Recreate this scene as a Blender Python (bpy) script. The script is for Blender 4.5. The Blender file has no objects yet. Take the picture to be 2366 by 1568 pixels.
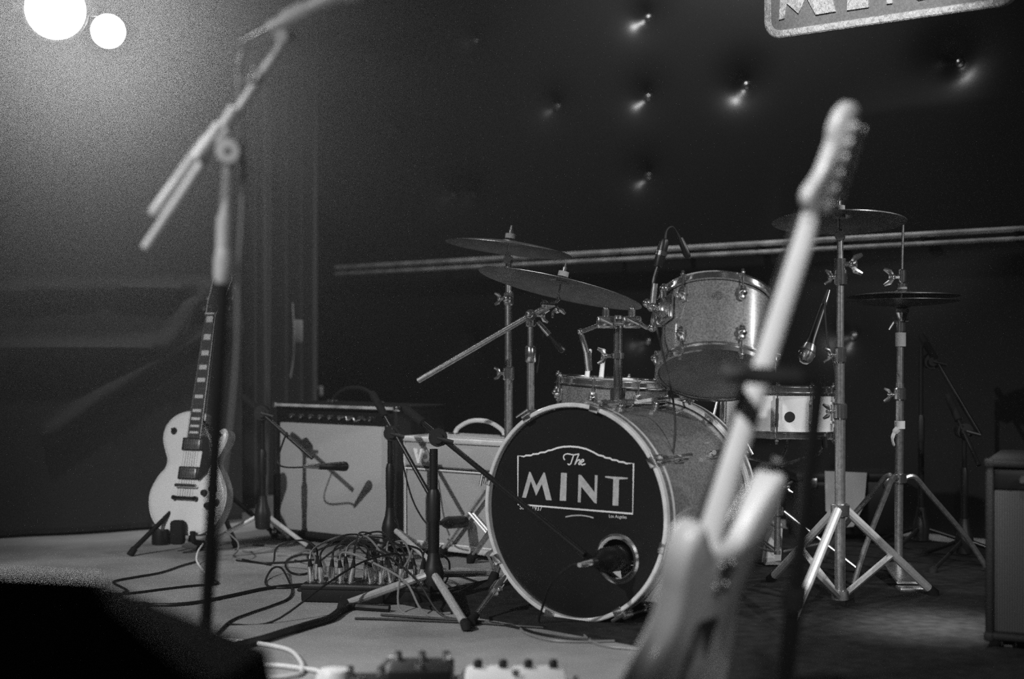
import bpy, math, random
from mathutils import Vector, Matrix, noise
random.seed(7)
sc = bpy.context.scene
COL = sc.collection
PI = math.pi
W_, H_ = 2366, 1568
F = W_ * 50 / 36.0            # focal length in pixels
EYE, HZ = 0.735, 800          # eye height over the stage floor, horizon row

# ---------------------------------------------------------------- camera
cd = bpy.data.cameras.new('camera'); cam = bpy.data.objects.new('camera', cd); COL.objects.link(cam)
cam.location = (0, 0, EYE); cam.rotation_euler = (PI / 2, 0, 0)
cd.lens = 50; cd.sensor_width = 36; cd.shift_y = (HZ - H_ / 2) / W_
cd.clip_start = 0.05
cd.dof.use_dof = True; cd.dof.focus_distance = 4.25; cd.dof.aperture_fstop = 1.7
sc.camera = cam
sc.view_settings.view_transform = 'Standard'; sc.view_settings.look = 'None'
sc.view_settings.gamma = 1; sc.view_settings.use_curve_mapping = False
sc.view_settings.exposure = 0.0
try:
    sc.cycles.use_denoising = False
    sc.cycles.max_bounces = 6; sc.cycles.volume_bounces = 0
    sc.cycles.sample_clamp_indirect = 2; sc.cycles.sample_clamp_direct = 6
    sc.cycles.blur_glossy = 0.3
except Exception: pass

def P(px, py, D): return Vector(((px - W_ / 2) / F * D, D, EYE - (py - HZ) / F * D))
def G(px, py, z=0.0):
    D = (EYE - z) * F / (py - HZ)
    return Vector(((px - W_ / 2) / F * D, D, z))

# ---------------------------------------------------------------- world and lights
w = bpy.data.worlds.new('world'); sc.world = w; w.use_nodes = True
w.node_tree.nodes['Background'].inputs[0].default_value = (1, 1, 1, 1)
w.node_tree.nodes['Background'].inputs[1].default_value = 0.001

def spot(name, loc, target, watts, deg, blend=0.6, size=0.06):
    l = bpy.data.lights.new(name, 'SPOT'); l.energy = watts; l.spot_size = math.radians(deg); l.spot_blend = blend
    l.shadow_soft_size = size
    o = bpy.data.objects.new(name, l); COL.objects.link(o); o.location = loc
    o.rotation_euler = (Vector(target) - Vector(loc)).to_track_quat('-Z', 'Y').to_euler()
    return o
LAMP = [P(128, 22, 4.7), P(250, 72, 4.9)]
spot('stage_light_front_left', (-3.0, 0.6, 3.0), (-0.55, 4.05, 0.0), 860, 44, 0.8, 0.05)
spot('stage_light_front_right', (2.9, 1.0, 2.5), (0.85, 4.3, 0.5), 600, 28, 0.9, 0.05)
spot('added_fill_front_centre', (-0.3, -0.9, 2.3), (0.54, 2.0, 0.74), 640, 19, 0.8, 0.05)  # added fill that brightens the foreground guitar, no known lamp
spot('added_fill_front_low_left', (-1.5, -0.2, 2.3), P(590, 260, 2.3), 120, 24, 0.8, 0.05)  # extra spot put in to lift the foreground microphone stand
spot('stage_light_side_right', (2.55, 3.75, 1.78), (0.62, 3.95, 0.6), 80, 46, 0.8, 0.05)
spot('stage_light_sign', (0.0, 0.6, 2.75), (1.02, 4.0, 1.78), 760, 12, 0.8, 0.05)
spot('stage_light_right_pool', (0.7, 2.7, 3.15), G(2160, 1452), 2600, 8.5, 1.0, 0.12)
spot('added_fill_curtain_graze', (-1.55, 4.95, 3.15), (-1.50, 5.65, 0.95), 120, 34, 1.0, 0.05)  # invented light, grazes the drape so its folds show
spot('stage_light_wall_wash', (0.0, 5.85, 3.15), (0.5, 6.4, 1.6), 150, 130, 1.0, 0.08)
for i, L in enumerate(LAMP):
    d = (Vector((0.0, 0, 0.75)) - L).normalized()
    spot('par_lamp_beam_%s' % 'ab'[i], L + d * 0.05, L + d * 2, (230, 100)[i], 90, 1.0, 0.05)

# ---------------------------------------------------------------- materials
def mat(name, v=0.5, rough=0.5, metal=0.0, bump=0.0, bscale=60.0, var=0.0, vscale=20.0, emit=0.0, spec=0.5, sheen=0.0, kind=None, coat=0.0):
    m = bpy.data.materials.new(name); m.use_nodes = True
    N = m.node_tree.nodes; L = m.node_tree.links; b = N['Principled BSDF']
    b.inputs['Base Color'].default_value = (v, v, v, 1)
    b.inputs['Roughness'].default_value = rough; b.inputs['Metallic'].default_value = metal
    b.inputs['Specular IOR Level'].default_value = spec
    if coat: b.inputs['Coat Weight'].default_value = coat; b.inputs['Coat Roughness'].default_value = 0.08
    if sheen: b.inputs['Sheen Weight'].default_value = sheen
    if emit:
        b.inputs['Emission Color'].default_value = (1, 1, 1, 1); b.inputs['Emission Strength'].default_value = emit
    tc = N.new('ShaderNodeTexCoord')
    if kind == 'sparkle':
        vo = N.new('ShaderNodeTexVoronoi'); vo.inputs['Scale'].default_value = vscale
        L.new(tc.outputs['Object'], vo.inputs['Vector'])
        r = N.new('ShaderNodeValToRGB'); r.color_ramp.elements[0].position = .15; r.color_ramp.elements[1].position = .95
        a = v * (1 - var); c = min(1, v * (1 + 2.2 * var))
        r.color_ramp.elements[0].color = (a, a, a, 1); r.color_ramp.elements[1].color = (c, c, c, 1)
        L.new(vo.outputs['Color'], r.inputs['Fac']); L.new(r.outputs['Color'], b.inputs['Base Color'])
    elif kind == 'weave':
        wv = N.new('ShaderNodeTexWave'); wv.bands_direction = 'X'; wv.inputs['Scale'].default_value = vscale
        wv.inputs['Distortion'].default_value = 0.6
        L.new(tc.outputs['Object'], wv.inputs['Vector'])
        r = N.new('ShaderNodeValToRGB'); a = v * (1 - var); c = v * (1 + var)
        r.color_ramp.elements[0].color = (a, a, a, 1); r.color_ramp.elements[1].color = (c, c, c, 1)
        L.new(wv.outputs['Fac'], r.inputs['Fac']); L.new(r.outputs['Color'], b.inputs['Base Color'])
    elif var:
        n = N.new('ShaderNodeTexNoise'); n.inputs['Scale'].default_value = vscale; n.inputs['Detail'].default_value = 6
        L.new(tc.outputs['Object'], n.inputs['Vector'])
        r = N.new('ShaderNodeValToRGB'); r.color_ramp.elements[0].position = .3; r.color_ramp.elements[1].position = .7
        a = max(0, v * (1 - var)); c = min(1, v * (1 + var))
        r.color_ramp.elements[0].color = (a, a, a, 1); r.color_ramp.elements[1].color = (c, c, c, 1)
        L.new(n.outputs['Fac'], r.inputs['Fac']); L.new(r.outputs['Color'], b.inputs['Base Color'])
    if bump:
        n = N.new('ShaderNodeTexNoise'); n.inputs['Scale'].default_value = bscale; n.inputs['Detail'].default_value = 4
        L.new(tc.outputs['Object'], n.inputs['Vector'])
        bp = N.new('ShaderNodeBump'); bp.inputs['Strength'].default_value = bump; bp.inputs['Distance'].default_value = 0.004
        L.new(n.outputs['Fac'], bp.inputs['Height']); L.new(bp.outputs['Normal'], b.inputs['Normal'])
    return m
M = dict(
 floor=mat('painted_stage_floor', .27, .62, var=.28, vscale=3.2, bump=.35, bscale=45),
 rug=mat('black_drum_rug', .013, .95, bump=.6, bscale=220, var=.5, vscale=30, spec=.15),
 wall=mat('black_padded_vinyl', .010, .36, spec=.32, bump=.12, bscale=240),
 plaster=mat('black_painted_wall', .01, .85, bump=.2, bscale=60),
 curtain=mat('black_velour', .014, .9, sheen=.25, bump=.4, bscale=180),
 chrome=mat('chrome', .85, .13, .97, bump=.02, bscale=30, var=.12, vscale=60),
 steel=mat('worn_steel_tube', .60, .24, .93, var=.25, vscale=90),
 blackmetal=mat('black_enamel', .010, .38, 0.0, spec=.4),
 satin=mat('satin_black_tube', .007, .35, 0.0, spec=.3),
 rubber=mat('black_rubber', .008, .8, spec=.2),
 plastic=mat('black_plastic', .010, .45, spec=.3),
 tolex=mat('black_tolex', .008, .6, spec=.2, bump=.6, bscale=320),
 tolexpale=mat('pale_tolex', .50, .6, bump=.5, bscale=320, var=.06, vscale=60),
 grille=mat('silver_grille_cloth', .33, .85, kind='weave', var=.10, vscale=190, bump=.3, bscale=500),
 grillepale=mat('pale_grille_cloth', .34, .85, kind='weave', var=.12, vscale=150, bump=.3, bscale=500),
 grilledark=mat('dark_ribbed_grille_cloth', .035, .9, spec=.05, kind='weave', var=.5, vscale=55, bump=.3, bscale=300),
 head=mat('black_drum_head', .006, .34, bump=.05, bscale=14, spec=.25),
 headclear=mat('smoky_drum_head', .26, .45, bump=.05, bscale=20, var=.2, vscale=12),
 headwhite=mat('coated_drum_head', .55, .6),
 shell=mat('sparkle_shell', .12, .34, .2, kind='sparkle', var=.35, vscale=330, coat=1.0),
 hoopwood=mat('lacquered_wood_hoop', .46, .3, var=.15, vscale=25, coat=.5),
 snare=mat('pale_snare_shell', .72, .35, .2, var=.06, vscale=15, coat=.5),
 paint=mat('cream_print', .55, .6),
 printgrey=mat('grey_print', .32, .6, var=.15, vscale=90),
 bronze=mat('dark_bronze', .20, .36, 1.0, bump=.10, bscale=90, var=.3, vscale=25),
 felt=mat('grey_felt', .25, .95, bump=.5, bscale=200),
 creamtop=mat('pale_guitar_top', .66, .32, coat=.8, var=.05, vscale=9),
 bodyside=mat('guitar_side_wood', .34, .3, var=.15, vscale=10, coat=.6),
 fretboard=mat('dark_fretboard', .03, .45, var=.3, vscale=60),
 pearl=mat('pearl_inlay', .62, .3),
 binding=mat('cream_binding', .6, .4),
 headstock=mat('black_headstock', .02, .22, coat=.6),
 maple=mat('maple_neck', .62, .36, var=.10, vscale=8, coat=.5),
 stratbody=mat('satin_guitar_body', .62, .38, var=.08, vscale=6, coat=.4),
 white=mat('white_enamel', .75, .4),
 paper=mat('pale_card', .40, .8, var=.08, vscale=14),
 tape=mat('white_tape', .6, .75),
 cable=mat('black_cable', .008, .5, spec=.25),
 cablegrey=mat('grey_cable', .16, .45),
 cablewhite=mat('pale_cable', .62, .5),
 signface=mat('grey_sign_face', .20, .75, bump=.5, bscale=150, var=.2, vscale=150),
 glitter=mat('glitter_border', .8, .5, .2, kind='sparkle', var=.45, vscale=120, bump=1.0, bscale=220),
 lens=mat('lit_lamp_lens', 1, .5, emit=14),
 greypaint=mat('grey_painted_tube', .48, .35, var=.12, vscale=40, coat=.3),
 rail=mat('pale_rail', .50, .25, .3, var=.4, vscale=14),
 legs=mat('bright_leg_tube', .62, .30, .5, var=.1, vscale=60),
 box=mat('black_steel_box', .007, .5, spec=.25),
)

try: M['lens'].cycles.emission_sampling = 'NONE'
except Exception: pass
# ---------------------------------------------------------------- mesh builder
WM = {}
def thing(name, label, cat, loc=(0, 0, 0), mtx=None, group=None):
    o = bpy.data.objects.new(name, None); COL.objects.link(o); o.empty_display_size = .05
    m = mtx.copy() if mtx else Matrix.Translation(Vector(loc))
    o.matrix_world = m; o['label'] = label; o['category'] = cat
    if group: o['group'] = group
    WM[o] = m
    return o
def tag(o, label, cat, group=None):
    o['label'] = label; o['category'] = cat
    if group: o['group'] = group
    return o
def struct(o): o['kind'] = 'structure'; return o

def basis(d, ref=None):
    d = Vector(d).normalized()
    r = Vector(ref) if ref is not None else (Vector((0, 0, 1)) if abs(d.z) < .9 else Vector((1, 0, 0)))
    x = r.cross(d).normalized(); y = d.cross(x)
    return x, y, d
def smooth(pts, n=6, closed=False):
    pts = [Vector(p) for p in pts]; out = []; k = len(pts)
    R = range(k) if closed else range(k - 1)
    for i in R:
        if closed: a, b, c, d = pts[i - 1], pts[i], pts[(i + 1) % k], pts[(i + 2) % k]
        else: a, b, c, d = pts[max(i - 1, 0)], pts[i], pts[i + 1], pts[min(i + 2, k - 1)]
        for j in range(n):
            t = j / n
            out.append(.5 * ((2 * b) + (c - a) * t + (2 * a - 5 * b + 4 * c - d) * t * t + (3 * b - a - 3 * c + d) * t ** 3))
    if not closed: out.append(pts[-1])
    return out

class MB:
    def __init__(s): s.v = []; s.f = []
    def add(s, vs, fs):
        o = len(s.v); s.v += [Vector(v) for v in vs]; s.f += [[i + o for i in f] for f in fs]; return s
    def box(s, c, size, X=(1, 0, 0), Y=(0, 1, 0), Z=(0, 0, 1), bev=0.0):
        c = Vector(c); X = Vector(X); Y = Vector(Y); Z = Vector(Z); a, b, d = [q / 2 for q in size]
        if bev <= 0:
            vs = [c + X * (sx * a) + Y * (sy * b) + Z * (sz * d) for sx in (-1, 1) for sy in (-1, 1) for sz in (-1, 1)]
            return s.add(vs, [(0, 1, 3, 2), (4, 6, 7, 5), (0, 4, 5, 1), (2, 3, 7, 6), (0, 2, 6, 4), (1, 5, 7, 3)])
        # rounded box from stacked rounded-rect loops
        def loop(ax, by, z, q=3):
            o = []
            for (sx, sy, a0) in ((1, 1, 0), (-1, 1, 90), (-1, -1, 180), (1, -1, 270)):
                for k in range(q + 1):
                    t = math.radians(a0 + 90 * k / q)
                    o.append(c + X * (sx * (ax - bev) + bev * math.cos(t)) + Y * (sy * (by - bev) + bev * math.sin(t)) + Z * z)
            return o
        L = [[p for p in loop(a - 0, b - 0, z)] for z in (-d + bev, d - bev)]
        def inset(z, e):
            o = []
            for p in loop(a, b, z):
                r = p - c; x = r.dot(X); y = r.dot(Y); zz = r.dot(Z)
                o.append(c + X * (x * (a - e) / a) + Y * (y * (b - e) / b) + Z * zz)
            return o
        rings = [inset(-d, bev), inset(-d + bev * .3, bev * .3), L[0], L[1], inset(d - bev * .3, bev * .3), inset(d, bev)]
        return s.rings(rings)
    def rings(s, R, cap=True, close=False):
        n = len(R[0]); vs = [p for r in R for p in r]; fs = []
        m = len(R)
        for i in range(m if close else m - 1):
            for j in range(n):
                a = i * n + j; b = i * n + (j + 1) % n; c = ((i + 1) % m) * n + (j + 1) % n; d = ((i + 1) % m) * n + j
                fs.append((a, b, c, d))
        if cap and not close:
            fs.append(tuple(range(n - 1, -1, -1))); fs.append(tuple((m - 1) * n + j for j in range(n)))
        return s.add(vs, fs)
    def tube(s, pts, r, seg=10, cap=True):
        pts = [Vector(p) for p in pts]; k = len(pts)
        rr = r if isinstance(r, (list, tuple)) else [r] * k
        R = []; px = None
        for i, p in enumerate(pts):
            d = (pts[min(i + 1, k - 1)] - pts[max(i - 1, 0)])
            if d.length < 1e-9: d = Vector((0, 0, 1))
            d.normalize()
            if px is None: x, y, _ = basis(d)
            else:
                x = (px - d * px.dot(d))
                if x.length < 1e-6: x, y, _ = basis(d)
                x.normalize(); y = d.cross(x)
            px = x
            R.append([p + (x * math.cos(2 * PI * j / seg) + y * math.sin(2 * PI * j / seg)) * rr[i] for j in range(seg)])
        return s.rings(R, cap)
    def cyl(s, a, b, r, r2=None, seg=14): return s.tube([a, b], [r, r if r2 is None else r2], seg)
    def lathe(s, prof, o=(0, 0, 0), axis=(0, 0, 1), seg=32, cap=True, ref=None):
        o = Vector(o); x, y, d = basis(axis, ref)
        R = [[o + d * z + (x * math.cos(2 * PI * j / seg) + y * math.sin(2 * PI * j / seg)) * max(r, 1e-5) for j in range(seg)] for r, z in prof]
        return s.rings(R, cap)
    def ring(s, prof, o=(0, 0, 0), axis=(0, 0, 1), seg=48):     # closed profile, hollow
        o = Vector(o); x, y, d = basis(axis)
        R = [[o + d * z + (x * math.cos(2 * PI * j / seg) + y * math.sin(2 * PI * j / seg)) * r for j in range(seg)] for r, z in prof]
        return s.rings(R, False, True)
    def ball(s, c, r, seg=12, sc_=(1, 1, 1)):
        c = Vector(c); n = seg // 2
        R = [[c + Vector((r * sc_[0] * math.sin(PI * i / n) * math.cos(2 * PI * j / seg), r * sc_[1] * math.sin(PI * i / n) * math.sin(2 * PI * j / seg), -r * sc_[2] * math.cos(PI * i / n))) for j in range(seg)] for i in range(n + 1)]
        R[0] = [p + Vector((0, 0, 0)) for p in R[0]]
        return s.rings(R, False)
    def prism(s, poly, o, X, Y, Nrm, layers):   # poly: 2d list; layers: [(offset along Nrm, inset)]
        o = Vector(o); X = Vector(X); Y = Vector(Y); Nrm = Vector(Nrm); n = len(poly)
        area = sum(poly[i - 1][0] * poly[i][1] - poly[i][0] * poly[i - 1][1] for i in range(n))
        sg = 1 if area > 0 else -1
        nr = []
        for i in range(n):
            a, b = poly[i - 1], poly[(i + 1) % n]; tx, ty = b[0] - a[0], b[1] - a[1]; l = math.hypot(tx, ty) or 1
            nr.append((-ty / l * sg, tx / l * sg))
        R = [[o + X * (p[0] + q[0] * e) + Y * (p[1] + q[1] * e) + Nrm * h for p, q in zip(poly, nr)] for h, e in layers]
        return s.rings(R)
    def build(s, name, m, parent=None, world=True, ang=35, flat=False):
        me = bpy.data.meshes.new(name)
        vs = s.v
        if parent is not None and world:
            inv = WM[parent].inverted(); vs = [inv @ v for v in vs]
        me.from_pydata([tuple(v) for v in vs], [], s.f); me.materials.append(M[m] if isinstance(m, str) else m)
        me.update()
        import bmesh
        bm = bmesh.new(); bm.from_mesh(me); bmesh.ops.recalc_face_normals(bm, faces=bm.faces[:]); bm.to_mesh(me); bm.free()
        if not flat:
            me.polygons.foreach_set('use_smooth', [True] * len(me.polygons)); me.set_sharp_from_angle(angle=math.radians(ang))
        o = bpy.data.objects.new(name, me); COL.objects.link(o)
        if parent is not None: o.parent = parent; WM[o] = WM[parent]
        else: WM[o] = Matrix.Identity(4)
        return o
def part(name, m, parent, fn, **k):
    mb = MB(); fn(mb); return mb.build(name, m, parent, **k)
def copy_tree(o, parent=None):
    c = o.copy(); COL.objects.link(c); c.parent = parent
    for ch in [q for q in bpy.data.objects if q.parent == o]: copy_tree(ch, c)
    return c
def text_mb(mb, txt, size, o, X, Y, Nrm, depth=.0006, align='LEFT'):
    cu = bpy.data.curves.new('t', 'FONT'); cu.body = txt; cu.size = size; cu.align_x = align; cu.resolution_u = 3; cu.extrude = 0
    ob = bpy.data.objects.new('t', cu); COL.objects.link(ob)
    dg = bpy.context.evaluated_depsgraph_get(); me = bpy.data.meshes.new_from_object(ob.evaluated_get(dg))
    X = Vector(X); Y = Vector(Y); Nrm = Vector(Nrm); o = Vector(o)
    mb.add([o + X * v.co.x + Y * v.co.y + Nrm * depth for v in me.vertices], [tuple(p.vertices) for p in me.polygons])
    bpy.data.objects.remove(ob); bpy.data.meshes.remove(me)
def frame(o, n, lean=0.0):
    """matrix of a thing whose front faces the horizontal direction n, leaning back by lean (radians)"""
    n = Vector((n[0], n[1], 0)).normalized(); X = Vector((-n.y, n.x, 0))
    Z = Vector((0, 0, 1)) * math.cos(lean) - n * math.sin(lean); Y = Z.cross(X)
    m = Matrix((X, Y, Z)).transposed().to_4x4(); m.translation = Vector(o); return m
def facing(deg):  # 0 faces the viewer, positive turns to the picture's left
    a = math.radians(deg); return (-math.sin(a), -math.cos(a))
def on_plane(px, py, o, n):
    d = P(px, py, 1.0) - Vector((0, 0, EYE)); c = Vector((0, 0, EYE)); t = (Vector(o) - c).dot(n) / d.dot(n)
    return c + d * t
# ================================================================ SETTING
A0 = Vector((-1.16, 8.14, 0)); U = Vector((.7388, -.6739, 0)).normalized(); V = Vector((-.6739, -.7388, 0)).normalized(); ZZ = Vector((0, 0, 1))
RL, RD, RH = 9.0, 9.0, 3.3
def R(u, v, z=0): return A0 + U * u + V * v + ZZ * z
def slab(name, pts, m, thick):   # pts: quad, thick: offset vector
    mb = MB(); b = [Vector(p) + Vector(thick) for p in pts]
    mb.rings([[Vector(p) for p in pts], b]); return struct(mb.build(name, m, flat=True))
slab('floor', [R(-.1, -.3), R(RL, -.3), R(RL, RD), R(-.1, RD)], 'floor', (0, 0, -.12))
slab('ceiling', [R(-.1, -.3, RH), R(RL, -.3, RH), R(RL, RD, RH), R(-.1, RD, RH)], 'plaster', (0, 0, .1))
slab('wall_left', [R(0, .06), R(0, RD), R(0, RD, RH), R(0, .06, RH)], 'plaster', -U * .1)
slab('wall_right', [R(RL, 0), R(RL, RD), R(RL, RD, RH), R(RL, 0, RH)], 'plaster', U * .1)
slab('wall_front', [R(0, RD), R(RL, RD), R(RL, RD, RH), R(0, RD, RH)], 'plaster', V * .1)
# padded back wall with dimples round the buttons
BT = [(1077, 92), (1477, 37), (890, 295), (1267, 245), (1477, 222), (1706, 194), (1024, 449), (1073, 446), (1479, 405), (2203, 140),
      (1955, 775), (1078, 797), (1478, 787)]
bt = []
for px, py in BT:
    q = on_plane(px, py, A0, V); bt.append(((q - A0).dot(U), q.z))
def dimple(u, z):
    d = 0.0
    for bu, bz in bt:
        du = u - bu; dz = z - bz; r2 = du * du + dz * dz
        if r2 < .25:
            d -= .034 * math.exp(-r2 / (2 * .035 ** 2)) + .034 * math.exp(-(du * du / (2 * .09 ** 2) + dz * dz / (2 * .075 ** 2)))
    d += .006 * noise.noise(Vector((u * 1.4, z * 1.4, 3)))
    return d
mb = MB(); nu, nz = 330, 150
front = []
for i in range(nu + 1):
    u = (6.6 * i / nu) if i < nu else RL
    for j in range(nz + 1):
        z = RH * j / nz; front.append(R(u, dimple(u, z), z))
n1 = nz + 1
fs = [(i * n1 + j, (i + 1) * n1 + j, (i + 1) * n1 + j + 1, i * n1 + j + 1) for i in range(nu) for j in range(nz)]
mb.add(front, fs)
mb.add([R(0, -.2), R(RL, -.2), R(RL, -.2, RH), R(0, -.2, RH)], [(0, 1, 2, 3)])
wall = struct(mb.build('wall_back', 'wall', ang=80))
for bu, bz in bt:
    q = R(bu, dimple(bu, bz) + .004, bz)
    part('wall_button', 'chrome', wall, lambda m: m.lathe([(.001, -.010), (.017, -.010), (.020, 0), (.017, .008), (.009, .013), (.001, .014)], q, V, 18))
# corner trim and the double rail on the padded wall
def trim(name, a, b, r, m='steel'):
    mb = MB(); mb.cyl(a, b, r, seg=10); return struct(mb.build(name, m))
mb = MB(); mb.box(R(.03, .02, RH / 2), (.035, .03, RH), U, V, ZZ, .006); struct(mb.build('trim_1', 'satin'))
ra = on_plane(775, 617, A0 + V * .05, V); rb = on_plane(2366, 530, A0 + V * .05, V)
d = (rb - ra); ra2 = ra + d * -0.0; rb2 = ra + d * 1.35
rz = (ra.z + rb.z) / 2
ra2.z = rb2.z = rz
o = trim('trim_2', ra2, rb2, .011, 'rail')
dd = Vector((0, 0, -.036)); trim('trim_3', ra2 + dd, rb2 + dd, .009, 'rail')
mb = MB()
k = 0
while k < 14:
    p = ra2.lerp(rb2, (k + .3) / 14); mb.box(p - V * .02 + dd * .5, (.02, .05, .06), U, V, ZZ, .004); k += 1
struct(mb.build('trim_4', 'satin'))
# small pale boxes and cord on the wall corner
t = thing('wall_outlet', 'small pale outlet plate on the dark wall above the tall black amplifier', 'outlet', on_plane(740, 903, A0 + V * .02, V))
q = on_plane(740, 903, A0 + V * .02, V)
part('cover_plate', 'white', t, lambda m: m.box(q, (.030, .014, .055), U, V, ZZ, .004))
part('socket', 'plastic', t, lambda m: (m.box(q + V * .008 + ZZ * .010, (.012, .006, .009), U, V, ZZ), m.box(q + V * .008 - ZZ * .010, (.012, .006, .009), U, V, ZZ)))

# drum rug; its front right part is extended as shade over dim floor
fd = Vector((math.cos(math.radians(36.4)), -math.sin(math.radians(36.4)), 0)); bd = Vector((math.sin(math.radians(36.4)), math.cos(math.radians(36.4)), 0))
r0 = G(905, 1392); rq = G(1480, 1494); r_shade = G(1790, 1640)
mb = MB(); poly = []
base = [r0, rq, r_shade, r_shade + fd * 1.3, r0 + fd * 2.75 + bd * 2.1, r0 + bd * 2.15]
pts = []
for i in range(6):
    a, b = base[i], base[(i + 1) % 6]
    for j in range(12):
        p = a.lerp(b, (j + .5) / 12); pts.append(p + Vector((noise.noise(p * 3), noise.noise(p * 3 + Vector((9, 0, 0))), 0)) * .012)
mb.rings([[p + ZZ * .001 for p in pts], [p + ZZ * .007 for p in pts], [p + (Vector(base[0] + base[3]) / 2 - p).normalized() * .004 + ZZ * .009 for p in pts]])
tag(mb.build('drum_rug_with_shade', 'rug'), 'black rug under the drum kit, stretched forward right to shade the pale floor', 'rug')

# ---- curtains
def sheet(name, path, zs, disp, m, label, n=260, nzz=90, group=None):
    ln = [0]
    for a, b in zip(path, path[1:]): ln.append(ln[-1] + (b - a).length)
    def at(s):
        for i in range(len(path) - 1):
            if s <= ln[i + 1] or i == len(path) - 2:
                return path[i].lerp(path[i + 1], (s - ln[i]) / (ln[i + 1] - ln[i]))
    v = []
    for i in range(n + 1):
        s = ln[-1] * i / n; p = at(s); q = at(min(ln[-1], s + .01)) - at(max(0, s - .01)); q.normalize(); nn = Vector((q.y, -q.x, 0))
        if nn.dot(-p) < 0: nn = -nn
        for j in range(nzz + 1):
            z = zs[0] + (zs[1] - zs[0]) * j / nzz
            v.append(Vector((p.x, p.y, z)) + nn * disp(s, z, Vector((p.x, p.y, z))))
    k = nzz + 1
    mb = MB(); mb.add(v, [(i * k + j, (i + 1) * k + j, (i + 1) * k + j + 1, i * k + j + 1) for i in range(n) for j in range(nzz)])
    o = mb.build(name, m, ang=80); sm = o.modifiers.new('thickness', 'SOLIDIFY'); sm.thickness = .006
    return tag(o, label, 'curtain', group)
def seg_d(p, a, b):
    ax, ay = a; bx, by = b; dx, dy = bx - ax, by - ay; t = max(0, min(1, ((p[0] - ax) * dx + (p[1] - ay) * dy) / (dx * dx + dy * dy)))
    return math.hypot(p[0] - ax - dx * t, p[1] - ay - dy * t)
SW = [([(-200, 800), (120, 806), (260, 806), (370, 796), (405, 765), (430, 712), (470, 680), (520, 664)], 10, .05),
      ([(-200, 668), (200, 668), (520, 660)], 7, .03), ([(120, 1000), (230, 920), (330, 850), (400, 808), (480, 765), (540, 750)], 12, .04)]
def pix(p): return (p.x / p.y * F + W_ / 2, HZ - (p.z - EYE) / p.y * F)
def swag(s, z, p):
    q = pix(p); d = .006 * math.sin(s * 17 + .8 * math.sin(s * 5)) + .02 * noise.noise(Vector((s * 1.1, z * .9, 1)))
    for pl, wd, h in SW:
        m = min(seg_d(q, a, b) for a, b in zip(pl, pl[1:]))
        if m < wd * 3: d += h * math.exp(-m * m / (2 * wd * wd))
    return d
g5 = lambda px, D: Vector(((px - W_ / 2) / F * D, D, 0))
sheet('stage_curtain', [g5(-900, 4.7), g5(-150, 5.35), g5(250, 5.6), g5(560, 5.95)], (.012, RH - .02), swag, 'curtain', 'wide black drape with swagged folds hanging behind the pale guitar', 420, 150)
sheet('stage_curtain', [g5(556, 6.3), g5(612, 6.9), g5(716, 7.75)], (.012, RH - .02),
      lambda s, z, p: .045 * math.sin(s * 19 + 2 * noise.noise(Vector((s * 2, z * .3, 0)))) + .012 * math.sin(s * 43), 'curtain',
      'narrow black drape in vertical folds behind the tall black amplifier', 220, 30)
# pale tag with cords hanging on the narrow drape
a = P(688, 765, 6.6)
t = thing('cord_box', 'small grey box with a thin cord hanging on the narrow black drape', 'box', a)
part('housing', 'paper', t, lambda m: m.box(a, (.045, .03, .105), (1, 0, 0), (0, 1, 0), (0, 0, 1), .006))
part('cord', 'cablewhite', t, lambda m: m.tube(smooth([P(676, 700, 6.6), P(678, 740, 6.58), P(679, 790, 6.58), P(677, 830, 6.6), P(671, 872, 6.6)], 5), .003, 6))

# ================================================================ STAGE LAMPS
def par(L, r, label):
    d = (Vector((0.0, 0, 0.75)) - L).normalized(); x, y, _ = basis(d)
    t = thing('stage_lamp', label, 'lamp', L, group=None)
    part('can', 'blackmetal', t, lambda m: m.ring([(r * 1.02, -.02), (r * 1.06, -.02), (r * 1.08, -.10), (r * .75, -.24), (r * .35, -.27), (r * .33, -.265), (r * .72, -.235), (r * 1.04, -.10)], L, d, 32))
    part('back_cap', 'blackmetal', t, lambda m: m.lathe([(.001, -.30), (r * .3, -.29), (r * .36, -.26), (.001, -.258)], L, d, 24))
    part('lens', 'lens', t, lambda m: m.lathe([(.001, -.03), (r * .98, -.034), (r * .98, -.026), (r * .6, -.012), (.001, -.006)], L, d, 32))
    X = Vector((d.y, -d.x, 0)).normalized()
    c = L - d * .10
    top = c + Vector((0, 0, r * 2.1))
    part('yoke', 'blackmetal', t, lambda m: m.tube([c + X * r * 1.12, c + X * r * 1.14 + ZZ * r * 1.3, c + X * r * .5 + ZZ * r * 2.1, c - X * r * .5 + ZZ * r * 2.1, c - X * r * 1.14 + ZZ * r * 1.3, c - X * r * 1.12], .007, 6))
    for s in (1, -1):
        part('tilt_knob', 'plastic', t, lambda m: m.cyl(c + X * s * r * 1.1, c + X * s * (r * 1.1 + .025), .014))
    part('clamp', 'blackmetal', t, lambda m: (m.cyl(top, top + ZZ * .06, .012), m.box(top + ZZ * .085, (.05, .04, .06), bev=.006)))
    return top + ZZ * .10
ta = par(LAMP[0], .100, 'larger lit stage lamp glaring at the top left edge')
tb = par(LAMP[1], .060, 'smaller lit stage lamp hanging right of the larger glaring lamp')
mb = MB()
pa = Vector((ta.x, ta.y, 0)); pb = Vector((tb.x, tb.y, 0)); dr = (pb - pa).normalized()
zt = max(ta.z, tb.z) + .02
mb.cyl(pa - dr * 1.2 + ZZ * zt, pb + dr * .8 + ZZ * zt, .024, seg=16)
bar = mb.build('lighting_bar', 'blackmetal'); tag(bar, 'black pipe above the frame that the two lit lamps hang from', 'pipe')
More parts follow.
